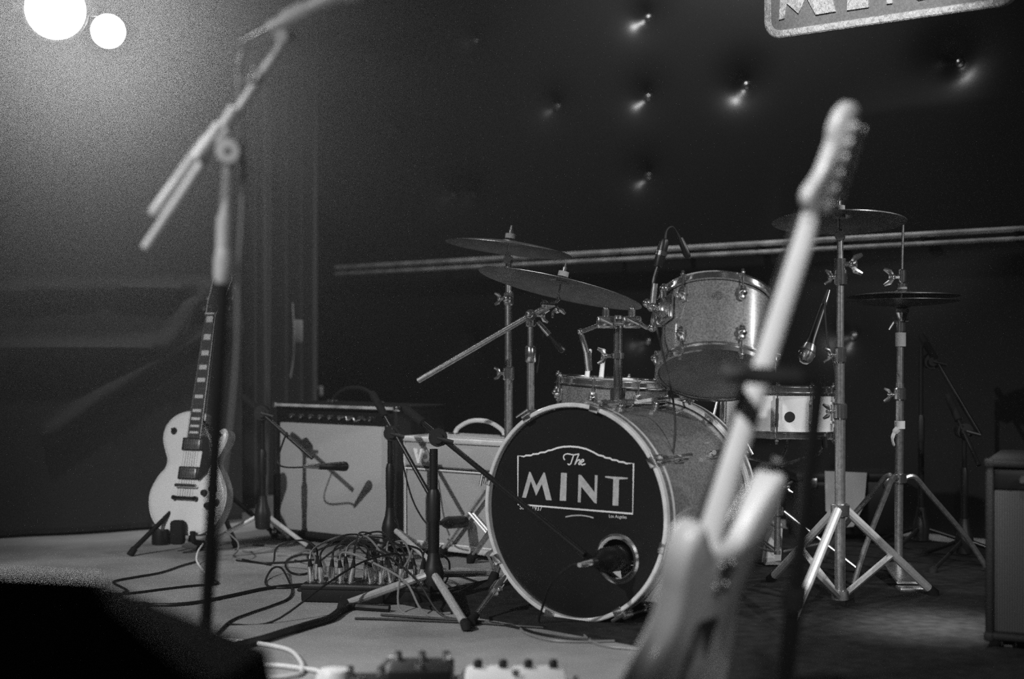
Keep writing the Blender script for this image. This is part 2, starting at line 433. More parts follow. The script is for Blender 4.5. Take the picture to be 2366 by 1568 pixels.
for s in (-1.0, .6):
    q = (pa if s < 0 else pb) + dr * s
    part('drop_rod', 'blackmetal', bar, lambda m: m.cyl(q + ZZ * zt, q + ZZ * RH, .008))
for o, top in ((ta, pa), (tb, pb)):
    if o.z + .04 < zt - .01:
        part('extension_rod', 'blackmetal', bar, lambda m: m.cyl(Vector((o.x, o.y, o.z)), Vector((o.x, o.y, zt)), .008))

# ================================================================ HANGING SIGN
so = P(1768, 92, 4.2); se = P(2332, 12, 3.77); sx = (se - so); sx.z = 0; sw = sx.length + .02; sx.normalize(); sn = Vector((-sx.y * -1, sx.x * -1, 0)); 
if sn.dot(so) > 0: sn = -sn
so.z = se.z = (so.z + se.z) / 2
SHGT = .40
sm_ = Matrix((sx, -sn, ZZ)).transposed().to_4x4(); sm_.translation = so
t = thing('hanging_sign', 'large grey sign with glittery letters MINT and rounded glittery border hanging at top right', 'sign', mtx=sm_)
def rrect(x0, y0, x1, y1, r, n=8):
    o = []
    for cx, cy, a in ((x1 - r, y1 - r, 0), (x0 + r, y1 - r, 90), (x0 + r, y0 + r, 180), (x1 - r, y0 + r, 270)):
        for k in range(n + 1): o.append((cx + r * math.cos(math.radians(a + 90 * k / n)), cy + r * math.sin(math.radians(a + 90 * k / n))))
    return o
X1, Y1, Z1 = Vector((1, 0, 0)), Vector((0, 1, 0)), Vector((0, 0, 1))
part('board', 'signface', t, lambda m: m.prism(rrect(.008, .008, sw - .008, SHGT - .008, .045), (0, 0, 0), X1, Z1, -Y1, [(-.05, .004), (-.045, 0), (0, 0), (.003, .002)]), world=False)
def bordr(m):
    o = [Vector((x, -.004, z)) for x, z in rrect(.010, .010, sw - .010, SHGT - .010, .043)]
    n = len(o); R_ = []
    for i in range(n):
        d = (o[(i + 1) % n] - o[i - 1]).normalized(); a = d.cross(Y1)
        R_.append([o[i] + a * (.0115 * math.cos(q * PI / 4)) + Y1 * (.007 * math.sin(q * PI / 4)) for q in range(8)])
    m.rings(R_, False, True)
part('border', 'glitter', t, bordr, world=False)
snw = sm_.to_3x3() @ Vector((0, -1, 0)); inv = sm_.inverted()
def S(cx, cy):
    q = inv @ on_plane(1700 + cx / 2.8, cy / 2.8, so + snw * .004, snw); return (q.x, q.z)
LET = [[(288, 130), (318, 120), (336, 22), (410, 86), (462, -20), (525, 95), (650, 76), (560, -225), (500, -218), (430, -95), (350, -195), (310, -190)],
       [(728, 68), (862, 48), (850, -245), (740, -228)],
       [(985, 27), (1015, 22), (1025, -120), (1190, 0), (1232, -8), (1237, -295), (1207, -290), (1200, -125), (1030, -270), (985, -265)],
       [(1400, -22), (1530, -42), (1530, -262), (1640, -280), (1640, -315), (1290, -262), (1290, -228), (1400, -243)]]
for L in LET:
    part('letter', 'glitter', t, lambda m: m.prism([S(*c) for c in L], (0, 0, 0), X1, Z1, -Y1, [(.001, 0), (.009, 0), (.011, -.0015)]), world=False, flat=True)
for x in (.12, sw - .12):
    lk = part('hanging_chain', 'blackmetal', t, lambda m: [m.ring([(.010, -.0015), (.013, -.0015), (.013, .0015), (.010, .0015)], (x, .02, SHGT + .01 + k * .021), ((1, 0, 0) if k % 2 else (0, 1, 0)), 12) for k in range(int((RH - so.z - SHGT) / .021))], world=False)

# ================================================================ HAZE
mb = MB(); mb.rings([[R(.05, .1, .02), R(RL - .1, .1, .02), R(RL - .1, 4.3, .02), R(.05, 4.3, .02)], [R(.05, .1, RH - .05), R(RL - .1, .1, RH - .05), R(RL - .1, 4.3, RH - .05), R(.05, 4.3, RH - .05)]])
hz = bpy.data.materials.new('stage_haze'); hz.use_nodes = True
nt = hz.node_tree; nt.nodes.clear(); ou = nt.nodes.new('ShaderNodeOutputMaterial'); vs = nt.nodes.new('ShaderNodeVolumeScatter')
vs.inputs['Color'].default_value = (1, 1, 1, 1); vs.inputs['Density'].default_value = 0.009; vs.inputs['Anisotropy'].default_value = 0.82
nt.links.new(vs.outputs[0], ou.inputs['Volume'])
try: hz.cycles.volume_sampling = 'EQUIANGULAR'; hz.cycles.homogeneous_volume = True
except Exception: pass
haze = mb.build('stage_haze', hz, flat=True); haze['kind'] = 'stuff'; haze['label'] = 'thin smoke haze glowing round the stage lamps'
haze['category'] = 'haze'; haze.visible_shadow = True
# ================================================================ AMPLIFIERS
def amp(name, label, o, face, w, h, d, frame_w, panel_h, cab, grl, panel_m, handle_m, badge=None, casters=False, piping=None):
    m4 = frame(o, facing(face)); t = thing(name, label, 'amplifier', mtx=m4); kw = dict(world=False)
    z0 = .034 if casters else .022
    fw = frame_w; c = h + z0
    def cabf(m):
        m.box((0, d / 2, z0 + fw / 2), (w, d, fw), bev=.006); m.box((0, d / 2, c - fw / 2), (w, d, fw), bev=.006)
        for s in (-1, 1): m.box((s * (w - fw) / 2, d / 2, z0 + h / 2), (fw, d, h - fw), bev=.006)
        m.box((0, d - .01, z0 + h / 2), (w - fw, .015, h - fw))
    part('cabinet', cab, t, cabf, **kw)
    gz0 = z0 + fw; gz1 = c - fw - panel_h
    part('grille_cloth', grl, t, lambda m: m.box((0, .026, (gz0 + gz1) / 2), (w - 2 * fw, .016, gz1 - gz0), bev=.004), **kw)
    if panel_h > .02:
        pn = part('control_panel', panel_m, t, lambda m: m.box((0, .03, c - fw - panel_h / 2), (w - 2 * fw, .02, panel_h - .004), bev=.003), **kw)
        for k in range(9):
            part('knob', 'chrome' if cab == 'tolex' else 'plastic', pn, lambda m: m.lathe([(.009, 0), (.009, .012), (.006, .016), (.001, .016)], (-w * .36 + k * w * .08, .02, c - fw - panel_h * .5), (0, -1, 0), 14), **kw)
    hd = part('handle', handle_m, t, lambda m: m.tube(smooth([(-.115, d * .45, c + .004), (-.10, d * .45, c + .028), (-.05, d * .45, c + .052), (0, d * .45, c + .058), (.05, d * .45, c + .052), (.10, d * .45, c + .028), (.115, d * .45, c + .004)], 4), .008, 8), **kw)
    for s in (-1, 1): part('handle_bracket', 'chrome', hd, lambda m: m.box((s * .118, d * .45, c + .006), (.035, .03, .012), bev=.004), **kw)
    for sx in (-1, 1):
        for sz in (0, 1):
            part('corner_protector', 'chrome' if cab == 'tolex' and not casters else cab, t, lambda m: m.box((sx * (w / 2 - .008), .008, z0 + .008 + sz * (h - .016)), (.022, .022, .022), bev=.005), **kw)
        for sy in (.05, d - .05):
            if casters:
                f = part('caster', 'plastic', t, lambda m: (m.box((sx * (w / 2 - .05), sy, z0 - .003), (.05, .05, .006), bev=.003), m.cyl((sx * (w / 2 - .05) - .010, sy, .0145), (sx * (w / 2 - .05) + .010, sy, .0145), .014, seg=18)), **kw)
                part('caster_fork', 'chrome', f, lambda m: m.tube([(sx * (w / 2 - .05) - .015, sy, .014), (sx * (w / 2 - .05) - .015, sy, .032), (sx * (w / 2 - .05) + .015, sy, .032), (sx * (w / 2 - .05) + .015, sy, .014)], .0025, 6), **kw)
            else:
                part('foot', 'rubber', t, lambda m: m.lathe([(.001, 0), (.017, 0), (.019, .005), (.015, z0 + .001), (.001, z0 + .001)], (sx * (w / 2 - .05), sy, 0), (0, 0, 1), 14), **kw)
    if piping: 
        part('piping', piping, t, lambda m: m.tube([(-w / 2 + fw, .014, gz0), (w / 2 - fw, .014, gz0), (w / 2 - fw, .014, gz1), (-w / 2 + fw, .014, gz1), (-w / 2 + fw, .014, gz0)], .003, 6), **kw)
    return t, z0, c
def at_left(px, D, w, face):   # place by its front left bottom corner
    a = math.radians(face); return Vector(((px - W_ / 2) / F * D, D, 0)) + Vector((math.cos(a), -math.sin(a), 0)) * (w / 2)
a1, z0, c = amp('guitar_amplifier', 'tall black combo amplifier with silver grille cloth, miked from its left', at_left(630, 5.42, .63, 37), 37, .63, .50, .27, .020, .055, 'tolex', 'grille', 'satin', 'rubber')
part('top_strip', 'rail', a1, lambda m: m.box((0, -.002, c - .008), (.60, .008, .011), bev=.002), world=False)
part('name_plate', 'chrome', a1, lambda m: m.tube(smooth([(.02, .017, c - .055), (.05, .017, c - .043), (.06, .017, c - .058), (.085, .017, c - .046), (.10, .017, c - .060), (.13, .017, c - .046), (.15, .017, c - .055)], 5), .0035, 6), world=False)
a2, z0, c = amp('guitar_amplifier', 'small pale combo amplifier with light handle, half hidden by the bass drum', at_left(922, 5.08, .56, 38), 38, .56, .395, .25, .020, .0, 'tolexpale', 'grillepale', 'tolexpale', 'tolexpale')
w = .56
def band(m):
    m.box((0, .018, c - .062), (w - .04, .014, .085), bev=.004)
part('upper_panel', 'grillepale', a2, band, world=False)
part('divider', 'rubber', a2, lambda m: m.box((0, .014, c - .110), (w - .04, .010, .006), bev=.002), world=False)
part('piping', 'white', a2, lambda m: (m.tube([(-w / 2 + .022, .010, .046), (w / 2 - .022, .010, .046), (w / 2 - .022, .010, c - .115), (-w / 2 + .022, .010, c - .115), (-w / 2 + .022, .010, .046)], .0035, 6), m.cyl((-w / 2 + .01, .002, c - .004), (w / 2 - .01, .002, c - .004), .003)), world=False)
lx = -w / 2 + .062
def vox(m):
    for pl in ([(0, .052), (.018, .052), (.032, .018), (.046, .052), (.058, .052), (.036, 0), (.026, 0)],
               [(.060, .026), (.066, .042), (.080, .048), (.094, .042), (.100, .026), (.094, .010), (.080, .004), (.066, .010)],
               [(.100, .050), (.114, .050), (.122, .034), (.130, .050), (.142, .050), (.129, .027), (.142, .004), (.130, .004), (.122, .019), (.114, .004), (.100, .004), (.115, .027)]):
        m.prism([(x * .74 + lx, y + c - .095) for x, y in pl], (0, .012, 0), X1, Z1, -Y1, [(0, 0), (.006, 0)])
lt = part('lettering', 'white', a2, vox, world=False, flat=True)
lt['label'] = 'white raised letters VOX'
part('letter_centre', 'grillepale', lt, lambda m: m.lathe([(.009, 0), (.009, .0005)], (lx + .059, .0055, c - .069), (0, -1, 0), 16), world=False)
a3, z0, c = amp('bass_amplifier', 'black amplifier with dark ribbed grille on casters at the right edge', at_left(2276, 3.40, .60, 24), 24, .60, .43, .38, .018, .055, 'tolex', 'grilledark', 'satin', 'rubber', casters=True)
for o in a3.children:
    pass

# ================================================================ STANDS
def tripod(t, base, top_z, feet, r_leg, m='chrome', foot_r=.013, brace=None, foot='rubber', two=0):
    for f in feet:
        a = Vector((base.x, base.y, top_z)); d = (f - a); d2 = Vector((f.x - base.x, f.y - base.y, 0)).normalized()
        a = a + d2 * .022; e = f + ZZ * foot_r
        sd = Vector((-d2.y, d2.x, 0))
        def legf(q):
            if two:
                for s in (-1, 1): q.tube([a + sd * s * two, e + sd * s * two * .8], r_leg, 8)
                q.box(e + sd * 0, (two * 2, .012, .012), sd, d2, ZZ)
            else: q.tube([a, a.lerp(e, .98)], r_leg, 10)
        lg = part('leg', m, t, legf)
        part('rubber_foot', foot, lg, lambda q: q.tube([a.lerp(e, .93), e, f + ZZ * .003 + (e - a).normalized() * .004], [foot_r * .95, foot_r * 1.15, foot_r * .9], 12))
        if brace is not None:
            b = Vector((base.x, base.y, brace)) + d2 * .02
            part('brace', m, t, lambda q: ([q.tube([b + sd * s * two, a.lerp(e, .52) + sd * s * two], r_leg * .75, 6) for s in ((-1, 1) if two else (0,))]))
def collar(t, p, r, h, m='chrome', ax=(0, 0, 1), name='collar'):
    ax = Vector(ax).normalized()
    return part(name, m, t, lambda q: q.lathe([(r * .8, -h / 2), (r, -h * .4), (r, h * .4), (r * .8, h / 2)], p, ax, 18))
def wing(t, p, d, s=.03, m='chrome'):
    d = Vector(d).normalized(); x, y, _ = basis(d)
    def f(q):
        q.cyl(p, p + d * s * .8, s * .16); q.ball(p + d * s * .5, s * .26)
        for k in (-1, 1): q.tube([p + d * s * .4, p + d * s * .7 + y * k * s * .4, p + d * s * 1.1 + y * k * s * .6], [s * .14, s * .20, s * .11], 8)
    return part('wing_nut', m, t, f)

def mic(name, label, tip, tail, r=.017, kind='stick', cable=None, grp=None, m='satin'):
    d = (tip - tail); L = d.length; d.normalize()
    t = thing(name, label, 'microphone', tail)
    if kind == 'stick':
        part('body', m, t, lambda q: q.lathe([(.001, 0), (r * .62, 0), (r * .68, .01), (r * .75, L * .35), (r * .95, L * .68), (r * .95, L * .72), (.001, L * .725)], tail, d, 20))
        part('grille', 'steel' if m != 'satin' else 'satin', t, lambda q: q.lathe([(r * .9, L * .72), (r, L * .74), (r, L * .80), (r * 1.05, L * .86), (r * .98, L * .95), (r * .6, L), (.001, L * 1.004)], tail, d, 20))
    elif kind == 'ball':
        part('body', m, t, lambda q: q.lathe([(.001, 0), (r * .42, 0), (r * .5, .01), (r * .62, L * .60), (r * .80, L * .70), (.001, L * .705)], tail, d, 20))
        g = part('grille', 'steel', t, lambda q: q.lathe([(r * .80, L * .70), (r * .98, L * .78), (r * 1.05, L * .85), (r * .95, L * .93), (r * .6, L * .985), (.001, L)], tail, d, 22))
        part('grille_band', 'chrome', g, lambda q: q.ring([(r * 1.0, L * .82), (r * 1.1, L * .82), (r * 1.1, L * .845), (r * 1.0, L * .845)], tail, d, 24))
    elif kind == 'fat':
        part('body', m, t, lambda q: q.lathe([(.001, 0), (r * .35, 0), (r * .4, L * .2), (r * .85, L * .33), (r, L * .42), (r, L * .70), (.001, L * .705)], tail, d, 24))
        part('grille', 'satin', t, lambda q: q.lathe([(r * .96, L * .70), (r * 1.02, L * .74), (r * 1.02, L * .93), (r * .85, L), (.001, L * 1.003)], tail, d, 24))
    part('connector', 'chrome', t, lambda q: q.lathe([(.001, -.055), (.006, -.055), (.0085, -.03), (.0095, -.004), (.0095, .002), (.001, .002)], tail, d, 14))
    if cable: part('cable', 'cable', t, lambda q: q.tube(smooth([tail - d * .05] + cable, 6), .0032, 6))
    return t

def mic_stand(label, base, topz, feet, hub_z, boom, clutch, col_r=.011, lower_r=None, grp=None, legm='legs', leg_r=.010, cable=None, gripN=.16, name='microphone_stand', colm='satin', top_off=(0, 0)):
    t = thing(name, label, 'microphone stand', (base.x, base.y, 0), group=grp)
    top = Vector((base.x + top_off[0], base.y + top_off[1], topz))
    hb = Vector((base.x, base.y, hub_z))
    mid = hb.lerp(top, .55)
    part('lower_tube', colm, t, lambda q: q.cyl(hb - ZZ * .04, mid, (lower_r or col_r * 1.35), seg=16))
    part('upper_tube', colm, t, lambda q: q.cyl(mid - ZZ * .02, top, col_r, seg=16))
    part('height_clutch', 'plastic', t, lambda q: q.lathe([(col_r * 1.4, -.05), (col_r * 1.65, -.04), (col_r * 1.6, .03), (col_r * 1.15, .045)], mid, top - hb, 18))
    part('hub', 'plastic', t, lambda q: q.lathe([(.016, -.05), (.026, -.045), (.030, 0), (.026, .02), (.019, .04), (.015, .07)], hb, (0, 0, 1), 20))
    tripod(t, base, hub_z - .005, feet, leg_r, legm)
    if boom:
        a, b = boom; d = (b - a).normalized()
        bm_ = part('boom_arm', colm, t, lambda q: q.cyl(a, b, .0075, seg=12))
        part('counterweight', 'rubber', bm_, lambda q: q.tube([a - d * .004, a + d * .01, a + d * gripN * .6, a + d * gripN * .62], [.010, .013, .013, .008], 14))
        cl = part('boom_clutch', 'plastic', t, lambda q: (q.cyl(clutch + Vector((0, -.022, 0)), clutch + Vector((0, .022, 0)), .026, seg=22), q.cyl(clutch - d * .028, clutch + d * .028, .013)))
        part('clutch_knob', 'plastic', cl, lambda q: (q.cyl(clutch + Vector((.0, -.022, 0)), clutch + Vector((0, -.034, 0)), .016), q.tube([clutch + Vector((0, -.03, 0)), clutch + Vector((.045, -.035, -.012))], .006, 8)))
    if cable: part('cable', 'cable', t, lambda q: q.tube(smooth(cable, 6), .0032, 6))
    return t

# stand at the left of the tall amplifier; its boom crosses the grille
b = Vector(((607 - W_ / 2) / F * 5.1, 5.1, 0))
cl = P(606, 953, 5.08)
mic_stand('black boom stand left of the tall black amplifier', b, cl.z - .02, [G(716, 1273) + Vector((0, 0, 0)), b + Vector((-.23, .03, 0)), b + Vector((.06, .26, 0))], .13,
          (P(562, 916, 5.10), P(722, 1058, 4.97)), cl, col_r=.009, leg_r=.008)
mic('microphone', 'black microphone aimed sideways across the grille of the tall amplifier', P(803, 1077, 5.02), P(735, 1077, 4.95), .0165, 'stick',
    [P(700, 1079, 4.96), P(655, 1078, 5.0), P(642, 1062, 5.02), P(658, 1010, 5.0), P(664, 998, 5.0)])
# stand between the two amplifiers
b = Vector(((902 - W_ / 2) / F * 4.82, 4.82, 0)); cl = P(893, 1004, 4.82)
mic_stand('black boom stand between the black and the pale amplifier', b, cl.z, [G(1010, 1318), G(868, 1287), b + Vector((.10, .27, 0))], .12,
          (P(860, 908, 4.86), P(998, 1152, 4.70)), P(905, 1000, 4.82), col_r=.010, lower_r=.015, leg_r=.009,
          cable=[P(925, 1040, 4.8), P(940, 1110, 4.8), P(958, 1165, 4.8), P(985, 1208, 4.78), P(1005, 1210, 4.72)])
mic('microphone', 'stubby black microphone held low before the pale amplifier', P(1074, 1205, 4.86), P(1008, 1208, 4.70), .021, 'fat')
# stand in front of the pale amplifier, boom to the bass drum
b = Vector(((1002 - W_ / 2) / F * 4.08, 4.08, 0)); cl = P(1008, 1030, 4.06)
mic_stand('black boom stand with shiny tripod legs left of the bass drum', b, cl.z - .01, [G(1078, 1458), G(790, 1409), G(1128, 1332) + Vector((.02, .0, 0))], .085,
          (P(937, 943, 4.22), P(1352, 1282, 3.62)), P(1012, 1010, 4.08), col_r=.012, lower_r=.0165, leg_r=.0115,
          cable=[P(1195, 1151, 3.84), P(1240, 1192, 3.78), P(1300, 1240, 3.7), P(1350, 1290, 3.62)])
mic('bass_drum_microphone', 'fat black microphone poking into the port hole of the bass drum', P(1442, 1286, 3.74), P(1365, 1300, 3.60), .033, 'fat',
    [P(1320, 1306, 3.58), P(1275, 1345, 3.62), P(1254, 1400, 3.7), G(1250, 1445, .004), G(1330, 1462, .004), G(1400, 1478, .004)])

# ================================================================ CYMBALS
def cymbal(label, c, axis, r, grp=None, name='cymbal', bell=.18, bow=.10, flip=1):
    ax = Vector(axis).normalized(); h = r * bow
    m4 = Matrix.Translation(c) @ ax.to_track_quat('Z', 'X').to_matrix().to_4x4()
    t = thing(name, label, 'cymbal', mtx=m4, group=grp)
    pr = [(.006, 0)]
    for k in range(1, 7): a = k / 6; pr.append((r * bell * a, -r * .055 * a * a * flip))
    for k in range(1, 13): a = k / 12; pr.append((r * (bell + (1 - bell) * a), (-r * .055 - h * a ** 1.7) * flip))
    th = .0016
    prof = pr + [(q[0], q[1] - th) for q in reversed(pr)]
    part('disc', 'bronze', t, lambda m: m.ring(prof, (0, 0, 0), (0, 0, 1), 72), world=False, ang=60)
    return t, m4
def cym_top(t, m4, nut=True):
    z = m4.to_3x3() @ Vector((0, 0, 1)); c = m4.translation
    part('felt', 'felt', t, lambda m: (m.cyl(c - z * .016, c - z * .003, .018), m.cyl(c + z * .002, c + z * .018, .017)))
    part('tilter_rod', 'chrome', t, lambda m: m.cyl(c - z * .05, c + z * .042, .0035))
    x, y, _ = basis(z)
    part('wing_nut', 'chrome', t, lambda m: (m.cyl(c + z * .018, c + z * .032, .008), m.tube([c + z * .03, c + z * .036 + x * .012, c + z * .044 + x * .016], [.003, .005, .003], 8), m.tube([c + z * .03, c + z * .036 - x * .012, c + z * .044 - x * .016], [.003, .005, .003], 8)))

def straight_stand(label, D, px, ytop, ybase, feet, c_m4, joints, name='cymbal_stand', braces=.05, two=.008, hub=None, tubes=None, bot=.03):
    X0 = (px - W_ / 2) / F * D; b = Vector((X0, D, 0)); t = thing(name, label, 'cymbal stand', b)
    tp = P(px, ytop, D)
    zs = [bot] + [P(px, y, D).z for y in joints] + [tp.z]
    rr = [.0145, .0125, .0105, .0085, .007]
    for k in range(len(zs) - 1):
        part('tube', 'steel', t, lambda q: q.cyl(b + ZZ * zs[k], b + ZZ * zs[k + 1], rr[k], seg=18))
        if k:
            collar(t, b + ZZ * zs[k], rr[k - 1] * 1.35, .045)
            wing(t, b + ZZ * zs[k] + Vector((-rr[k - 1], 0, 0)), (-1, -.3, 0), .032)
    if feet: 
        tripod(t, b, hub, feet, .0125 if not two else .006, 'legs', .014, braces, two=two)
        collar(t, b + ZZ * hub, .026, .035); collar(t, b + ZZ * braces, .024, .03)
    if c_m4:
        c = c_m4.translation; z = c_m4.to_3x3() @ Vector((0, 0, 1)); e = c - z * .055
        part('tilter', 'chrome', t, lambda q: (q.tube([tp, e], .007, 10), q.cyl(tp + Vector((-.005, -.018, 0)), tp + Vector((.005, .018, 0)), .014, seg=18), q.ball(e, .010)))
    return t, b
# left crash
c1 = P(1178, 552, 4.75)
cy, m4 = cymbal('thin crash cymbal tilted right, highest one left of the drums', c1, (.13, .03, 1), .213)
st, b1 = straight_stand('straight chrome cymbal stand left of the rack tom under the high crash', 4.75, 1175, 600, 0, [Vector((.10, 5.05, 0)), Vector((-.25, 4.95, 0)), Vector((.12, 4.62, 0))], m4, [862, 690], hub=.34, two=.008, bot=.05)
cym_top(st, m4)
part('ball_joint', 'chrome', st, lambda q: (q.ball(P(1172, 690, 4.74), .017, 16), q.cyl(P(1172, 690, 4.74), P(1180, 672, 4.74), .006)))
# ride, on a boom
c2 = P(1300, 640, 4.45)
cy, m42 = cymbal('wide ride cymbal seen from below, hanging over the small floor tom', c2, (.235, .085, 1), .262, bell=.16, bow=.085)
b2 = Vector(((1226 - W_ / 2) / F * 4.6, 4.6, 0))
t = thing('cymbal_stand', 'chrome boom cymbal stand whose long arm points down to the left', 'cymbal stand', b2)
J = P(1226, 728, 4.6)
part('tube', 'steel', t, lambda q: q.cyl(b2 + ZZ * .05, b2 + ZZ * P(0, 815, 4.6).z, .0125, seg=18))
part('tube', 'steel', t, lambda q: q.cyl(b2 + ZZ * P(0, 815, 4.6).z, J, .0095, seg=18))
collar(t, P(1226, 818, 4.6), .018, .055); collar(t, P(1226, 745, 4.6), .017, .025)
zc = (m42.to_3x3() @ Vector((0, 0, 1))); e = c2 - zc * .06
e2 = P(1283, 700, 4.5)
bm_ = part('boom_arm', 'steel', t, lambda q: q.tube([P(966, 879, 4.68), J + Vector((0, -.02, 0)), e2], .0095, 14))
part('boom_extension', 'chrome', t, lambda q: (q.tube([e2, P(1292, 690, 4.5), e], .0055, 8), q.ball(P(1258, 702, 4.52), .013), q.cyl(P(1258, 702, 4.5), P(1285, 704, 4.46), .006)))
part('boom_clamp', 'chrome', t, lambda q: (q.cyl(J + Vector((0, -.045, 0)), J + Vector((0, .02, 0)), .018, seg=20), q.ball(J + Vector((-.004, -.05, .003)), .014)))
wing(t, J + Vector((.02, -.03, 0)), (1, -.2, -.1), .035); wing(t, e2 + Vector((0, -.01, -.005)), (.3, -.3, -1), .035)
tripod(t, b2, .30, [b2 + Vector((.27, .06, 0)), b2 + Vector((-.20, .22, 0)), b2 + Vector((-.12, -.22, 0))], .006, 'steel', .014, .05, two=.008)
cym_top(t, m42)
# right stand and crash
c3 = P(1938, 490, 3.98)
cy, m43 = cymbal('dark crash cymbal seen edge-on above the right stand, behind the foreground guitar', c3, (.02, .10, 1), .185)
f1 = G(2158, 1381); D3 = 3.95; bb = Vector(((1941 - W_ / 2) / F * D3, D3, 0))
t3, b3 = straight_stand('tall chrome cymbal stand with braced tripod legs right of the drums', D3, 1941, 545, 0, [f1, Vector((.80, 4.40, 0)), Vector((.70, 3.60, 0))], m43, [950, 820, 640], hub=P(0, 1178, D3).z, two=0, bot=.03, braces=.045)
cym_top(t3, m43)
wing(t3, P(1950, 610, 3.94), (1, -.2, 0), .045); part('tape', 'tape', t3, lambda q: q.cyl(P(1941, 944, D3), P(1941, 958, D3), .019, seg=18))
part('lug_clamp', 'chrome', t3, lambda q: (q.cyl(P(1941, 612, D3) - ZZ * .018, P(1941, 612, D3) + ZZ * .018, .016), q.cyl(P(1941, 640, D3) - ZZ * .02, P(1941, 640, D3) + ZZ * .02, .019)))

# hi-hat
hD = 4.55; hb = Vector(((2079 - W_ / 2) / F * hD, hD, 0))
hx = P(2085, 655, hD)
cy, mh = cymbal('upper hi-hat cymbal on the thin rod at the right', P(2085, 668, hD), (0, .03, 1), .178, 'pair of hi-hat cymbals', 'hi_hat_cymbal', bow=.07)
cy, mh2 = cymbal('lower hi-hat cymbal, upturned just under its twin', P(2085, 712, hD), (0, .03, 1), .178, 'pair of hi-hat cymbals', 'hi_hat_cymbal', bow=.07, flip=-1)
t = thing('hi_hat_stand', 'slim chrome hi-hat stand with a white tape flag right of the drums', 'stand', hb)
P2 = lambda x, y: P(x, y, hD)
part('pull_rod', 'steel', t, lambda q: q.cyl(P2(2081, 760), P2(2087, 510), .0042))
cl_ = part('clutch', 'chrome', t, lambda q: (q.lathe([(.009, 0), (.013, .004), (.013, .038), (.009, .042)], P2(2085, 652), (0, 0, 1), 16), q.cyl(P2(2085, 655), P2(2085, 662), .018)))
wing(cl_, P2(2078, 640), (-1, 0, 0), .045)
part('felt', 'felt', t, lambda q: (q.cyl(P2(2085, 668), P2(2085, 658), .015), q.cyl(P2(2085, 722), P2(2085, 713), .02)))
part('seat_cup', 'chrome', t, lambda q: (q.lathe([(.008, -.06), (.010, -.03), (.018, -.004), (.020, 0)], P2(2084, 722), (0, 0, 1), 18)))
part('height_clamp', 'chrome', t, lambda q: (q.cyl(P2(2081, 742), P2(2081, 766), .015), q.cyl(P2(2064, 742), P2(2098, 742), .007), q.tube([P2(2066, 744), P2(2054, 762)], [.006, .004], 8)))
part('tube', 'steel', t, lambda q: q.cyl(P2(2080, 766), P2(2079, 885), .0115, seg=18))
part('tube', 'steel', t, lambda q: q.cyl(P2(2079, 885), P2(2076, 1300), .0135, seg=18))
part('rubber_bushing', 'felt', t, lambda q: q.cyl(P2(2081, 768), P2(2081, 800), .0165))
collar(t, P2(2079, 910), .020, .04); wing(t, P2(2070, 912), (-1, 0, 0), .035)
part('tape_flag', 'tape', t, lambda q: (q.cyl(P2(2079, 972), P2(2079, 990), .0165), q.tube(smooth([P(2075, 990, hD - .02), P(2066, 1000, hD - .02), P(2062, 1014, hD - .025), P(2066, 1030, hD - .02)], 4), [.010] * 4 + [.006] * 4 + [.004] * 4 + [.002], 4)))
hubz = P2(0, 1105).z
for f in (Vector((hb.x + .30, hb.y + .05, 0)), Vector((hb.x - .20, hb.y + .24, 0)), Vector((hb.x - .20, hb.y - .22, 0))):
    d2 = Vector((f.x - hb.x, f.y - hb.y, 0)); r = d2.length; d2.normalize()
    lg = part('leg', 'steel', t, lambda q: q.tube(smooth([hb + ZZ * hubz + d2 * .015, hb + ZZ * (hubz + .004) + d2 * .05, hb + ZZ * (hubz - .05) + d2 * .10, hb + ZZ * .12 + d2 * (r * .75), f + ZZ * .012], 5), .009, 8))
    part('rubber_foot', 'rubber', lg, lambda q: q.tube([f + ZZ * .02 - d2 * .015, f + ZZ * .004], [.012, .014], 10))
collar(t, hb + ZZ * hubz, .022, .03)
fp = part('foot_pedal', 'steel', t, lambda q: q.box(hb + Vector((-.03, -.15, .035)), (.085, .26, .008), Vector((1, -.1, 0)).normalized(), Vector((.1, 1, .08)).normalized(), Vector((0, -.08, 1)).normalized(), .003))
part('heel_plate', 'steel', fp, lambda q: q.box(hb + Vector((-.045, -.30, .012)), (.085, .06, .012), bev=.003))

# faint boom stand right of the hi-hat
bD = 5.0; b = Vector(((2128 - W_ / 2) / F * bD, bD, 0))
mic_stand('faint black boom stand in the dark behind the hi-hat', b, P(0, 800, bD).z, [b + Vector((.28, -.05, 0)), b + Vector((-.1, .27, 0)), b + Vector((-.18, -.2, 0))], .10,
          (P(2128, 775, bD), P(2265, 1005, bD - .1)), P(2150, 835, bD), col_r=.008, leg_r=.007, legm='satin')
b = P(2228, 1000, 4.75); b.z = 0
mic_stand('faint short black boom stand beside the ribbed amplifier', b, P(0, 1000, 4.75).z, [b + Vector((.22, -.1, 0)), b + Vector((-.06, .23, 0)), b + Vector((-.16, -.18, 0))], .09,
          (P(2190, 915, 4.8), P(2262, 1075, 4.65)), P(2226, 995, 4.75), col_r=.008, leg_r=.007, legm='satin')
